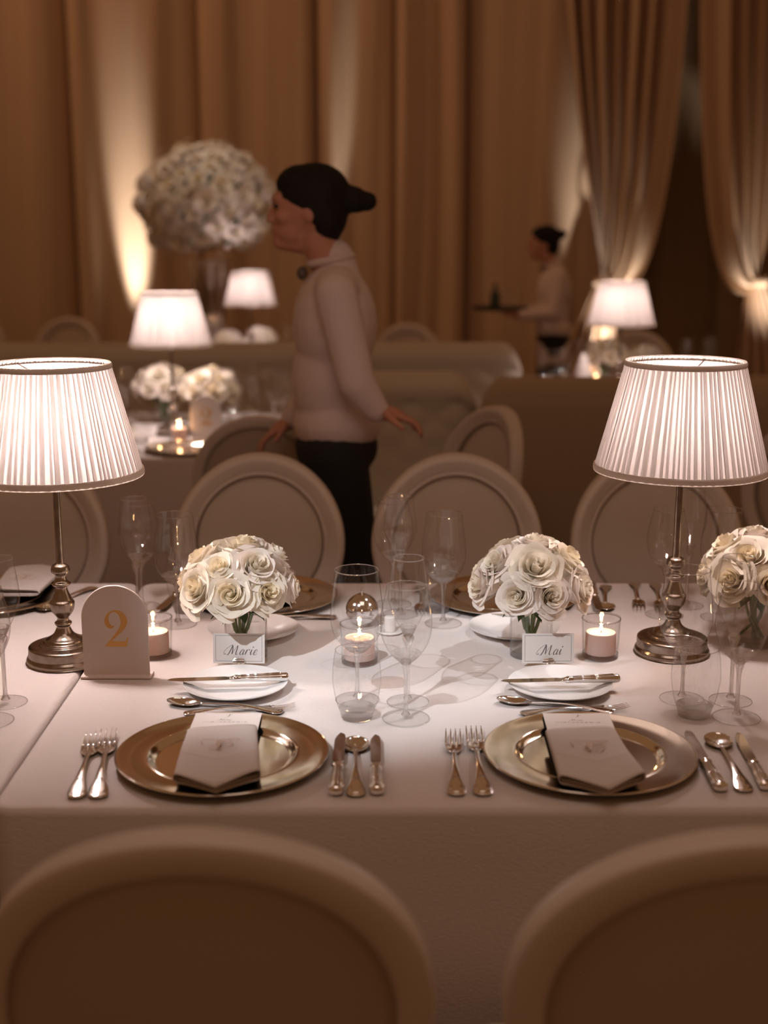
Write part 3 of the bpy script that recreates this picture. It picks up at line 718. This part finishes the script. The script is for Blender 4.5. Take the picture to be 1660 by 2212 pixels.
BP = tag(obj('bread_plate', slathe([(.0003, .003), (.040, .003), (.052, .0035), (.062, .0065), (.080, .0125), (.0905, .0165), (.0915, .0160), (.090, .0145), (.078, .009), (.060, .003), (.050, .0005), (.0003, .0005)], 96, 5), M['china']), 'round white china bread plate above the charger before the Marie card', 'plate', 'white bread plates')
BP.location = (-.261, 2.164, .7505)
dup(BP, (.310, 2.164, .7505), 0, 'round white china bread plate above the charger before the Mai card')
dup(BP, (-.262, 2.49, .7505), 0, 'white bread plate across the table, behind the Marie bouquet and vase')
dup(BP, (.262, 2.50, .7505), 0, 'white bread plate across the table, behind the Mai bouquet and vase')
dup(BP, (-.46, 4.66, .7505), 0, 'white plate on the candlelit table, right of its silver charger')

def handle_secs(L=.15, s=1.0):
    return spline([(0, .006 * s, .0012, .0040), (.004, .0115 * s, .0016, .0042), (.012, .0140 * s, .0018, .0045), (.026, .0125 * s, .0018, .0060), (.05, .0078 * s, .0018, .0085), (.08, .0045 * s, .0019, .0105), (.11, .0034 * s, .0019, .0100), (L, .0040 * s, .0019, .0065)], 4)
def make_fork(label, name='dinner_fork', s=1.0):
    t = thing(name, label, 'fork', group='silver forks')
    inner = spline([(.006, .004, .0006, .0056), (.014, .0100, .0008, .0060), (.03, .0080, .0008, .0074), (.05, .0040, .0008, .0098)], 3)
    obj('handle', join(loft(handle_secs(.152), 16), loft(inner, 12)), M['silver'], t)
    # palm of the fork, dished
    def palm(u, v):
        w = (.0042 + (.0132 - .0042) * min(1, v * 1.5) ** .6); uu = 2 * u - 1
        return (uu * w, .150 + .034 * v, .0062 - .0030 * math.sin(v * PI * .6) + .0024 * uu * uu * v + .0004)
    up = grid(11, 9, palm); lo = xf(up, Matrix.Translation((0, 0, -.0016)))
    gs = [up, (lo[0], [tuple(reversed(f)) for f in lo[1]])]
    for sx in (-1, 1):
        gs.append(tube([(sx * .0042, .150, .0058), (sx * .0118, .160, .0062), (sx * .0130, .184, .0062)], .0010, 6))
    obj('palm', join(*gs), M['silver'], t)
    for k in range(4):
        x = (-1.5 + k) * .0078
        obj('tine', loft([(.180, .0021, .0010, .0052 + .0022 * (abs(x) / .0117) ** 2, x), (.195, .0018, .0010, .0048, x), (.212, .0015, .0009, .0062, x * .99), (.226, .0011, .0007, .0090, x * .98), (.234, .0005, .0004, .0112, x * .97)], 8), M['silver'], t)
    t.scale = (s, s, s); return t
def make_spoon(label, name='soup_spoon', bw=.0215, bl=.056, dark=False):
    t = thing(name, label, 'spoon', group='silver spoons')
    obj('handle', join(loft(handle_secs(.158), 16), loft(spline([(.006, .004, .0006, .0056), (.014, .0100, .0008, .0060), (.03, .0080, .0008, .0074), (.05, .0040, .0008, .0098)], 3), 12)), M['silver'], t)
    def fn(u, v):
        a = 2 * PI * u; r = v; x = bw * r * math.cos(a); y = .155 + bl / 2 + bl / 2 * r * math.sin(a)
        return (x, y, .0095 - .0080 * (1 - r * r) - .002 * (1 - (y - .155) / bl))
    top = grid(40, 9, lambda u, v: fn(u, max(v, .01)), wrap=True); lo = xf(top, Matrix.Translation((0, 0, -.0012)))
    n0 = len(top[0]); g = join(top, (lo[0], [tuple(reversed(f)) for f in lo[1]]))
    g[1].extend([(8 * 40 + i, n0 + 8 * 40 + i, n0 + 8 * 40 + (i + 1) % 40, 8 * 40 + (i + 1) % 40) for i in range(40)]); g[2].extend([0] * 40)
    g[1].append(tuple(range(40))); g[2].append(0)
    obj('spoon_bowl', g, M['silver'], t)
    return t
def make_knife(label, name='dinner_knife', L=.222, hw=.0105, grp='silver knives'):
    t = thing(name, label, 'knife', group=grp)
    hs = spline([(0, .004, .0035, .0085), (.003, hw * .95, .0070, .0085), (.010, hw, .0078, .0085), (.05, hw * .86, .0066, .0085), (.085, hw * .72, .0056, .0085), (.092, hw * .95, .0066, .0085), (.097, hw * .7, .005, .0085), (.104, .006, .0030, .0085)], 4)
    flutes = [loft([(.012, .0009, .0009, .0085 + .0078 * math.sin(a), hw * math.cos(a)), (.05, .0008, .0008, .0085 + .0067 * math.sin(a), hw * .86 * math.cos(a)), (.084, .0007, .0007, .0085 + .0057 * math.sin(a), hw * .72 * math.cos(a))], 6) for a in [math.radians(q) for q in range(15, 180, 30)]]
    obj('handle', join(loft(hs, 20), *flutes), M['silver'], t)
    y0, y1 = .100, L; V, n = [], 20
    for i in range(n + 1):
        v = i / n; y = y0 + (y1 - y0) * v
        xr = .0085 * (1 if v < .85 else math.sqrt(max(0, 1 - ((v - .85) / .15) ** 2)) * .9 + .1 * (1 - (v - .85) / .15)) * min(1, .5 + v * 5)
        xl = -.0085 * (1 if v < .72 else (1 - ((v - .72) / .28) ** 2) * 1.0) * min(1, .5 + v * 5)
        V += [(xl, y, .0090), (xr, y, .0096), (xr, y, .0080), (xl, y, .0084)]
    Fc = []
    for i in range(n):
        a = i * 4
        for k in range(4): Fc.append((a + k, a + (k + 1) % 4, a + 4 + (k + 1) % 4, a + 4 + k))
    Fc += [(0, 3, 2, 1), (n * 4, n * 4 + 1, n * 4 + 2, n * 4 + 3)]
    obj('blade', (V, Fc), M['steel'], t, smooth=False)
    return t
R = math.radians
FK = make_fork('outer left fork of the Marie setting, farthest left of all'); FK.location = (-.438, 1.713, .7505); FK.rotation_euler = (0, 0, R(6.1))
def cut(proto, x, y, deg, label, z=.7505, s=None): return dup(proto, (x, y, z), R(deg), label, s)
cut(FK, -.407, 1.713, 7.9, 'inner left fork of the Marie setting, beside its charger', s=1.05)
cut(FK, .104, 1.722, -1.6, 'outer left fork of the Mai setting, nearest the middle knives')
cut(FK, .142, 1.722, -.5, 'inner left fork of the Mai setting, touching its charger side', s=1.05)
KN = make_knife('knife right of the Marie charger, left of the spoon'); KN.location = (-.069, 1.722, .7505)
cut(KN, -.010, 1.724, 1.1, 'small knife right of the spoon in the Marie setting', s=.96)
cut(KN, .485, 1.735, .2, 'knife right of the Mai charger, left of the spoon')
cut(KN, .551, 1.740, -3.4, 'small knife at the right edge of the picture, right of the spoon', s=.93)
SP = make_spoon('round soup spoon between two knives of the Marie setting'); SP.location = (-.040, 1.719, .7505); SP.rotation_euler = (0, 0, R(1.4))
cut(SP, .519, 1.735, -2.3, 'round soup spoon between two knives of the Mai setting')
DS = make_spoon('dessert spoon lying across above the Marie charger', 'dessert_spoon', .0175, .062); DS.location = (-.170, 2.050, .7505); DS.rotation_euler = (0, 0, R(77)); DS.scale = (.95,) * 3
cut(DS, .385, 2.050, 74, 'dessert spoon lying across above the Mai charger', s=.92)
DF = cut(FK, -.335, 2.045, -82, 'dessert fork lying across above the Marie charger, tines to the right', s=.80); DF['label'] = 'dessert fork lying across above the Marie charger, tines to the right'
cut(FK, .228, 2.045, -82, 'dessert fork lying across above the Mai charger, tines to the right', s=.80)
BK = make_knife('butter knife lying on the bread plate before the Marie card', 'butter_knife', .212, .0078, 'butter knives'); BK.location = (-.168, 2.173, .764); BK.rotation_euler = (0, 0, R(95.3))
cut(BK, .415, 2.165, 94.6, 'butter knife lying on the bread plate before the Mai card', z=.764)
# across the table (handles point away)
cut(KN, -.445, 2.845, 172, 'knife across the table between the number sign and the Marie bouquet')
cut(SP, -.100, 2.60, 100, 'spoon across the table peeking out right of the Marie bouquet', s=.95, z=.7505)
cut(FK, .085, 2.84, 178, 'fork across the table behind the middle glasses')
cut(KN, .47, 2.845, 176, 'knife across the table right of the Mai bouquet')
cut(SP, .505, 2.845, 170, 'spoon across the table right of the Mai bouquet, nearest the table edge')
cut(FK, .575, 2.87, 172, 'gold-glinting fork across the table left of the right lamp pole')
cut(FK, .620, 2.86, 172, 'second fork across the table, just left of the right lamp pole')
cut(SP, -.655, 2.83, 160, 'spoon across the table seen right of the left lamp stem')

# napkins and menus
def make_napkin(label):
    t = thing('folded_napkin', label, 'napkin', group='monogrammed folded napkins')
    W0, LEN = .060, .175
    def fn(u, v, lift=0.0, shrink=0.0):
        # closed flattened tube; u around, v from the far end (0) to the open end (1)
        a = 2 * PI * u; w = (W0 - .006 + .008 * v) - shrink; hz = .0075 + .0035 * v ** 2
        cx = math.cos(a); sx = math.sin(a)
        x = w * (abs(cx) ** .35) * (1 if cx > 0 else -1); z = .0085 + hz * (abs(sx) ** .6) * (1 if sx > 0 else -1)
        top = sx > 0; y0 = 0
        k = 1 - abs(x) / w
        reach = (.052 * k ** .9) if top else (.040 * k ** 1.2)
        y = -LEN * v + (0 if v < .6 else -reach * ((v - .6) / .4) ** 1.2)
        if top: z -= .006 * k * max(0, (v - .8) / .2) ** 1.5
        z += .0015 * math.sin(v * 7 + x * 30) * (1 if top else 0)
        return (x, y, max(z, .0004))
    o = obj('napkin_cloth', join(grid(72, 22, fn, wrap=True), grid(72, 16, lambda u, v: (lambda p: (p[0] * .95, p[1] * .96 - .002, max(.0012, .0085 + (p[2] - .0085) * .62)))(fn(u, v)), wrap=True)), M['napkin'], t)
    sol = o.modifiers.new('thickness', 'SOLIDIFY'); sol.thickness = .0009; sol.offset = 0
    gs = []; n = 26
    for s in (-1, 1):
        for i in range(n):
            k = (i + .5) / n; x = s * .056 * k; y = -.142 + .036 * k ** 1.25; gs.append(ball((x, y, .0203 - .0022 * k ** 4), .0009, 4, (1, 1, .4)))
    obj('hemstitch', join(*gs), M['thread'], t)
    obj('monogram', xf(join(*[ribbon(s, .05, .20, .0205, .0, (0, 0), 6, 0, .0006) for s in MONO]), Matrix.Translation((0, -.085, .0208))), M['thread'], t)
    return t
def make_menu(label):
    t = thing('menu_card', label, 'menu card', group='printed menu cards')
    obj('card', box(0, 0, 0, .108, .20, .0009), M['card'], t, smooth=False)
    obj('printed_monogram', xf(join(*[ribbon(s, .04, .16, .0075) for s in SMALLMONO]), Matrix.Translation((.002, .088, .0007))), M['ink'], t)
    obj('printed_title', xf(script('Menu', .0042, -.011, .066), Matrix.Translation((0, 0, .0007))), M['ink'], t)
    rnd = random.Random(3); gs = []; x = -.036
    while x < .036:
        gs.append(box(x, .0595, .0007, .0010, .0018 + rnd.uniform(0, .0010), .0001)); x += rnd.choice((.0017, .0018, .0036))
    obj('printed_line', join(*gs), M['ink'], t, smooth=False)
    return t
MN = make_menu('white menu card tucked under the napkin on the Marie charger'); MN.location = (-.254, 1.905, .7690)
dup(MN, (.312, 1.903, .7690), 0, 'white menu card tucked under the napkin on the Mai charger').rotation_euler = (0, 0, R(-1))
NP = make_napkin('folded white napkin with embroidered monogram on the Marie charger'); NP.location = (-.253, 1.908, .7696)
NP.rotation_euler = (0, 0, R(4.5))
dup(NP, (.3055, 1.902, .7696), R(2), 'folded white napkin with embroidered monogram on the Mai charger')
dup(NP, (-.80, 2.70, .7690), PI, 'white napkin on the charger across the table at the left edge')
dup(NP, (-.262, 2.68, .7690), PI, 'white napkin on the charger hidden behind the Marie bouquet')

# place cards on silver clips
def make_card(word, label, sc=.0104, x0=-.0175):
    t = thing('place_card', label, 'place card', group='name cards')
    obj('card', box(0, 0, .028, .096, .0011, .056), M['card'], t, smooth=False)
    fr = [box(0, 0, .024, .0865, .00007, .0006), box(0, 0, -.024, .0865, .00007, .0006), box(-.043, 0, 0, .0006, .00007, .0486), box(.043, 0, 0, .0006, .00007, .0486)]
    obj('border_line', xf(join(*fr), Matrix.Translation((0, -.00060, .028))), M['ink'], t, smooth=False)
    g = script(word, sc, x0, -.012, .06, .19); m_ = Matrix.Translation((0, -.00066, .028)) @ Matrix.Rotation(PI / 2, 4, 'X')
    obj('lettering', xf(g, m_), M['ink'], t)
    return t
def make_clip(label):
    t = thing('card_stand', label, 'card holder', group='silver card stands')
    obj('clip', join(box(0, -.0024, .0165, .018, .0030, .004, .0014), box(0, -.0020, .0105, .0235, .0036, .0075, .0017), box(0, .0024, .0105, .0235, .0030, .0075, .0014)), M['silver'], t)
    obj('clip_stem', slathe([(.0003, .011), (.0065, .008), (.0030, .005), (.0022, .003), (.0022, .0025), (.010, .0015), (.0115, .0008), (.0003, .0006)], 20, 3), M['silver'], t)
    return t
K1 = make_card('Marie', 'white bordered name card lettered Marie'); K1.location = (-.269, 2.290, .7575)
K2 = make_card('Mai', 'white bordered name card lettered Mai', .0108, -.010); K2.location = (.304, 2.290, .7575)
for k in (K1, K2): k.rotation_euler = (R(-6), 0, R(-2 if k is K1 else 1))
S1 = make_clip('little silver clip holding the Marie card'); S1.location = (-.269, 2.289, .7505)
dup(S1, (.304, 2.289, .7505), 0, 'little silver clip holding the Mai card')

# table number sign
def make_number(label):
    t = thing('table_number_sign', label, 'sign', group='arched table number signs')
    hw, H_ = .0595, .172; out = [(-hw, .004), (hw, .004)]
    for i in range(33):
        a = PI * i / 32; out.append((hw * math.cos(a), H_ - hw + hw * math.sin(a)))
    n = len(out); V, Fc = [], []
    for d, ins in ((-.0028, .0008), (-.0020, 0), (.0020, 0), (.0028, .0008)):
        for x, z in out: V.append((x * (1 - ins / hw), d, z - (ins if z > .05 else -ins)))
    for k in range(3):
        for i in range(n): a = k * n + i; b = k * n + (i + 1) % n; Fc.append((a, b, b + n, a + n))
    Fc.append(tuple(reversed(range(n)))); Fc.append(tuple(range(3 * n, 4 * n)))
    obj('arched_board', (V, Fc), M['acrylic'], t, smooth=False)
    obj('sign_base', box(0, .002, .0028, .128, .034, .0050, .0018), M['acrylic'], t)
    sp = spline([(84, 180, 3), (64, 169, 12), (38, 182, 20), (24, 215, 19), (32, 262, 12), (62, 297, 7), (98, 303, 9), (136, 286, 19), (160, 248, 27), (166, 208, 27), (148, 163, 22), (108, 112, 14), (62, 62, 9), (24, 20, 8)], 8)
    V, Fc = [], []
    for k, (x, y, w) in enumerate(sp):
        a = sp[max(0, k - 1)]; b = sp[min(len(sp) - 1, k + 1)]; dx, dy = b[0] - a[0], b[1] - a[1]; L = math.hypot(dx, dy)
        V += [(x - dy / L * w, 0, y + dx / L * w), (x + dy / L * w, 0, y - dx / L * w)]
    for k in range(len(sp) - 1): Fc.append((2 * k, 2 * k + 1, 2 * k + 3, 2 * k + 2))
    base = spline([(0, 2), (60, 0), (182, 0)], 4) + [(200, 82), (190, 82)] + spline([(190, 82), (176, 52), (150, 44), (100, 48), (50, 44), (18, 22), (0, 2)], 4)[1:-1]
    n0 = len(V); V += [(x, -.02, y) for x, y in base]; Fc.append(tuple(range(n0, n0 + len(base))))
    s = .0665 / 303
    obj('numeral', ([((x - 98) * s + .002, -.00292 + .002 * y, z * s + .058) for x, y, z in V], Fc), M['gold'], t, smooth=False)
    return t
NS = make_number('white arched sign with a gold numeral two, beside the left lamp base'); NS.location = (-.484, 2.235, .7505)
dup(NS, (-.690, 4.975, .7505), 0, 'small blurred arched table number on the candlelit table behind')

# silver ball shaker and small white dish across the table
t = thing('salt_shaker', 'silver ball with a small pin on top, behind the middle candle', 'shaker', (-.045, 2.55, .7505))
obj('shaker_ball', join(ball((0, 0, .034), .0335, 20), slathe([(.0003, .0005), (.013, .0005), (.012, .004), (.009, .006)], 24, 2)), M['silver'], t)
obj('shaker_pin', tube([(0, 0, .066), (0, 0, .075), (0, 0, .077)], [.0022, .0030, .0015], 10), M['silver'], t)
t = thing('ceramic_pot', 'small white ceramic pot and rim across the table, between candle and glasses', 'pot', (.012, 2.50, .7505))
obj('pot_body', slathe([(.0003, .0005), (.010, .001), (.012, .012), (.0115, .03), (.010, .034), (.0003, .035)], 24, 3), M['china'], t)
obj('pot_foot', slathe([(.012, .0008), (.024, .0015), (.027, .004), (.024, .006), (.012, .004)], 32, 3), M['china'], t)

# folded napkin standing on the table behind the brown banquette
tag(obj('standing_napkin', slathe([(.055, .0), (.048, .06), (.035, .13), (.015, .185), (.002, .20)], 16, 3), M['napkin'], loc=(.99, 6.45, .7505)), 'white cone-folded napkin standing behind the brown banquette, left of the flowers', 'napkin')

# ------------------------------------------------------------------ tall flower ball in its metal vase
TV = thing('trumpet_vase', 'tall fluted metal vase under the big white flower ball', 'vase', (-1.10, 8.33, .7505))
def vfn(u, v):
    prof = spline([(.10, .0), (.095, .012), (.05, .03), (.028, .055), (.030, .085), (.040, .11), (.028, .14), (.045, .17), (.075, .20), (.088, .26), (.098, .36), (.112, .50), (.122, .62)], 5)
    k = v * (len(prof) - 1); i = min(int(k), len(prof) - 2); f = k - i; r = prof[i][0] * (1 - f) + prof[i + 1][0] * f; z = prof[i][1] * (1 - f) + prof[i + 1][1] * f
    a = 2 * PI * u; fl = 1 + (.05 * math.cos(12 * a) if z > .18 else 0)
    return (r * fl * math.cos(a), r * fl * math.sin(a), z)
obj('vase_body', grid(96, 62, vfn, wrap=True), mat('smoked_silver', (.70, .62, .56), .12, 1.0), TV)
obj('stem_ball', ball((0, 0, .11), .042, 14), M['solid'], TV)
FB = thing('flower_ball', 'big round arrangement of white flowers atop the tall metal vase', 'flowers', (-1.108, 8.33, 1.71))
rnd = random.Random(11); N = 100
for i in range(N):
    zz = 1 - 1.72 * (i + .5) / N; rr = math.sqrt(max(0, 1 - zz * zz)); a = i * 2.39996
    d = Vector((rr * math.cos(a), rr * math.sin(a), zz)); rad = .330 * rnd.uniform(.88, 1.10)
    put_rose(FB, Vector((d.x * rad * 1.08, d.y * rad * 1.08, d.z * rad * .95)), d, rnd.randrange(7), rnd.uniform(1.25, 2.0), rnd.uniform(0, 6))
gs = []
for i in range(520):
    zz = 1 - 1.85 * (i + .5) / 520; rr = math.sqrt(max(0, 1 - zz * zz)); a = i * 2.39996 + 1
    d = Vector((rr * math.cos(a), rr * math.sin(a), zz)); rad = .345 * rnd.uniform(.86, 1.20); q = d.to_track_quat('Z', 'Y').to_matrix().to_4x4()
    c = Vector((d.x * rad * 1.1, d.y * rad * 1.1, d.z * rad * .96))
    V, Fc = [(0, 0, 0)], []
    for k in range(5):
        b = 2 * PI * k / 5; s = .024
        n0 = len(V); V += [(s * .7 * math.cos(b - .45), s * .7 * math.sin(b - .45), .006), (s * 1.1 * math.cos(b), s * 1.1 * math.sin(b), .003), (s * .7 * math.cos(b + .45), s * .7 * math.sin(b + .45), .006)]
        Fc.append((0, n0, n0 + 1, n0 + 2))
    gs.append(xf((V, Fc), Matrix.Translation(c) @ q))
o = obj('filler_florets', join(*gs), PETAL[1], FB); o['kind'] = 'stuff'
obj('inner_leaves', ball((0, 0, 0), .29, 16, (1.05, 1.05, .95)), M['leaf'], FB)

# ------------------------------------------------------------------ people
def capsule(p0, p1, r0, r1, n=12):
    p0, p1 = Vector(p0), Vector(p1); d = (p1 - p0).normalized(); pts, rad = [], []
    for k in range(5): a = PI / 2 * k / 4; pts.append(p0 - d * r0 * math.cos(a)); rad.append(max(r0 * math.sin(a), r0 * .02))
    for k in range(5): a = PI / 2 * k / 4; pts.append(p1 + d * r1 * math.sin(a)); rad.append(max(r1 * math.cos(a), r1 * .02))
    return tube(pts, rad, n)
def ell(c, r, rx=0, ry=0, rz=0, n=10):
    return xf(ball((0, 0, 0), 1, n, r), Matrix.Translation(c) @ Euler((rx, ry, rz)).to_matrix().to_4x4())
def blob(name, parts, m, parent=None, vox=.008, it=4):
    o = obj(name, join(*parts), m, parent)
    rm = o.modifiers.new('r', 'REMESH'); rm.mode = 'VOXEL'; rm.voxel_size = vox; rm.use_smooth_shade = True
    sm = o.modifiers.new('s', 'SMOOTH'); sm.iterations = it; sm.factor = .5
    dg = bpy.context.evaluated_depsgraph_get(); me = bpy.data.meshes.new_from_object(o.evaluated_get(dg))
    o.modifiers.clear(); old = o.data; o.data = me; bpy.data.meshes.remove(old); me.name = name
    if not me.materials: me.materials.append(m)
    for p in me.polygons: p.use_smooth = True
    return o
def hand(w, d, up, side):
    """relaxed hand from the wrist w along d; up is the back of the hand; side +1/-1 gives the thumb side"""
    w, d, up = Vector(w), Vector(d).normalized(), Vector(up).normalized(); s = d.cross(up).normalized() * side; gs = []
    palm0 = w + d * .02; gs.append(capsule(w, w + d * .05, .024, .022)); 
    for k, (off, L) in enumerate(((.026, .068), (.009, .078), (-.009, .072), (-.026, .056))):
        b = w + d * .075 + s * off; gs.append(capsule(w + d * .02 + s * off * .7, b, .012, .011))
        m1 = b + d * L * .45 - up * .006; m2 = m1 + (d * .75 - up * .65).normalized() * L * .32; m3 = m2 + (d * .35 - up * .94).normalized() * L * .25
        gs += [capsule(b, m1, .0095, .0090), capsule(m1, m2, .0090, .0082), capsule(m2, m3, .0082, .0072)]
    b = w + d * .025 + s * .028; m1 = b + (d * .6 + s * .7 - up * .3).normalized() * .036; m2 = m1 + (d * .85 + s * .2 - up * .4).normalized() * .028
    gs += [capsule(w + d * .015 + s * .012, b, .014, .013), capsule(b, m1, .013, .0105), capsule(m1, m2, .0105, .0085)]
    return gs
def person(loc, label, sc, arms, stride, hairstyle, lean=0.0, coat=False):
    """local frame: facing -x, feet at z 0, about 1.72 tall; arms: list of (shoulder_y, elbow, wrist, handdir, up, side)"""
    hx, hz = -.045 - lean, 1.60
    head = [ell((hx, 0, hz + .012), (.094, .074, .098)), ell((hx - .030, 0, hz - .045), (.058, .054, .062)),
            capsule((hx - .074, 0, hz - .090), (hx - .020, 0, hz - .088), .024, .036), ell((hx - .055, 0, hz - .050), (.040, .048, .050)),
            ell((hx - .080, 0, hz + .028), (.020, .050, .016)),                                        # brow
            capsule((hx - .092, 0, hz + .012), (hx - .106, 0, hz - .022), .007, .011), ell((hx - .105, .010, hz - .030), (.012, .008, .007)), ell((hx - .105, -.010, hz - .030), (.012, .008, .007)),
            ell((hx - .093, 0, hz - .054), (.009, .022, .005)), ell((hx - .091, 0, hz - .065), (.010, .019, .006)),  # lips
            ell((hx - .060, .040, hz - .020), (.030, .022, .022)), ell((hx - .060, -.040, hz - .020), (.030, .022, .022)),
            ell((hx + .012, .073, hz - .008), (.018, .008, .030), ry=.2), ell((hx + .012, -.073, hz - .008), (.018, .008, .030), ry=.2),
            capsule((hx + .020, 0, hz - .07), (.025, 0, 1.40), .050, .056)]
    torso = [ell((.01, 0, 1.28), (.105, .165, .17)), ell((.0, 0, 1.10), (.095, .135, .16)), ell((.01, 0, .96), (.110, .160, .12)), capsule((.02, -.12, 1.385), (.02, .12, 1.385), .052, .052)]
    legs = []
    for s, st in ((-1, stride), (1, -stride)):
        hipx = .01; kx = hipx + st * .55 - .02; ax = hipx + st * 1.05 + .02; az = .085 if st <= 0 else .12
        legs.append(((hipx, s * .085, .92), (kx, s * .085, .50), (ax, s * .085, az)))
    arm_g, hands = [], []
    for sy, el_, wr, hd, up, side in arms:
        sh = (.02, sy, 1.375); arm_g.append((sh, el_, wr)); hands += hand(wr, hd, up, side)
    body = head + torso + hands
    for h, k, a in legs: body += [capsule(h, k, .080, .055), capsule(k, a, .052, .036), capsule((a[0] + .03, a[1], .045), (a[0] - .13, a[1], .035), .036, .028)]
    for sh, e, w in arm_g: body += [capsule(sh, e, .045, .036), capsule(e, w, .036, .025)]
    P = blob('person', body, M['skin'], None, .0065, 3); tag(P, label, 'person'); P.location = loc; P.scale = (sc,) * 3
    eyes = [ell((hx - .0815, s * .030, hz + .008), (.010, .012, .007)) for s in (-1, 1)]
    obj('eyes', join(*eyes), mat('eye', (.03, .02, .02), .2), P)
    sh_ = [ell((.01, 0, 1.28), (.122, .180, .175)), ell((.0, 0, 1.12), (.118, .158, .18)), capsule((.02, -.13, 1.385), (.02, .13, 1.385), .062, .062), ell((.015, 0, 1.0), (.130, .172, .10)), capsule((.02, 0, 1.40), (.012, 0, 1.465), .070, .056)]
    if coat: sh_ += [ell((.015, 0, .86), (.135, .176, .14)), capsule((.015, -.05, .80), (.015, .05, .80), .125, .125)]
    for s, e, w in arm_g:
        wv = Vector(e) + (Vector(w) - Vector(e)) * .96; sh_ += [capsule(s, e, .060, .052), capsule(e, wv, .052, .038)]
    obj_s = blob('shirt', sh_, M['shirt'], P, .009, 4)
    collar = tube([(.012 + .060 * math.cos(a) - .012, .056 * math.sin(a), 1.462 + .012 * math.cos(a)) for a in [2 * PI * i / 24 for i in range(25)]], .011, 8)
    obj('collar', collar, M['shirt'], P)
    obj('bow_tie', join(ell((-.082, -.026, 1.425), (.011, .028, .019), rz=.3), ell((-.082, .026, 1.425), (.011, .028, .019), rz=-.3), ell((-.086, 0, 1.425), (.012, .009, .011))), M['bow'], P)
    tr = [ell((.012, 0, .93), (.122, .170, .10))]
    for h, k, a in legs: tr += [capsule(h, k, .096, .070), capsule(k, (a[0], a[1], a[2] + .0), .070, .056)]
    blob('trousers', tr, M['black'], P, .010, 3)
    for h, k, a in legs:
        obj('shoe', join(ell((a[0] - .055, a[1], .040), (.130, .046, .036)), ell((a[0] + .02, a[1], .055), (.055, .042, .050)), box(a[0] - .05, a[1], .010, .24, .07, .018, .006)), M['black'], P)
    hr = [ell((hx + .018, 0, hz + .042), (.104, .086, .086), ry=-.15), ell((hx + .055, 0, hz - .010), (.060, .078, .080)), ell((hx - .035, 0, hz + .080), (.055, .070, .038), ry=-.5)]
    for s in (-1, 1): hr.append(ell((hx + .030, s * .060, hz + .020), (.050, .024, .062)))
    if hairstyle == 'bun': hr += [ell((hx + .125, 0, hz + .028), (.052, .040, .038), ry=.25), ell((hx + .165, 0, hz + .022), (.032, .026, .028)), capsule((hx + .060, 0, hz - .04), (hx + .055, 0, hz - .095), .045, .028)]
    else: hr += [ell((hx + .115, 0, hz + .060), (.050, .045, .036), ry=-.3), ell((hx + .055, 0, hz - .055), (.035, .050, .040))]
    blob('hair', hr, M['hair'], P, .007, 2)
    return P
person((-.150, 3.72, 0), 'server with dark pulled-back hair, pale shirt and black trousers, walking past the chairs', 1.0,
       [(-.175, (.075, -.205, 1.14), (.13, -.19, 1.06), (1, .1, -.25), (.2, 0, 1), 1), (.175, (-.03, .215, 1.13), (-.13, .18, .98), (-.8, -.1, -.5), (-.4, 0, .9), -1)], .16, 'bun', .02)
person((1.10, 8.55, 0), 'server far off in a pale jacket, carrying a tray before the drapes', .915,
       [(-.17, (-.02, -.22, 1.13), (-.24, -.17, 1.11), (-1, .05, 0), (0, 0, -1), 1), (.17, (-.02, .22, 1.13), (-.24, .17, 1.11), (-1, -.05, 0), (0, 0, -1), -1)], .05, 'up', .03, coat=True)
tz = 1.11 * .915 + .028
tag(obj('serving_tray', slathe([(.0003, -.004), (.17, -.004), (.185, .004), (.19, .016), (.186, .016), (.18, .006), (.165, .0), (.0003, .0)], 48, 3), mat('dark_tray', (.06, .06, .055), .35, .6), loc=(.76, 8.55, tz)), 'dark round tray held by the far server', 'tray')
tag(obj('dark_bottle', slathe([(.0003, .0), (.030, .0), (.033, .004), (.033, .09), (.028, .11), (.012, .13), (.011, .165), (.0003, .167)], 24, 4), mat('dark_green_glass', (.03, .05, .03), .2), loc=(.72, 8.50, tz + .001)), 'small dark bottle standing on the far tray', 'bottle')
gl(TUM, .80, 8.55, 0, 'drinking glass on the tray of the far server', z=tz + .001)
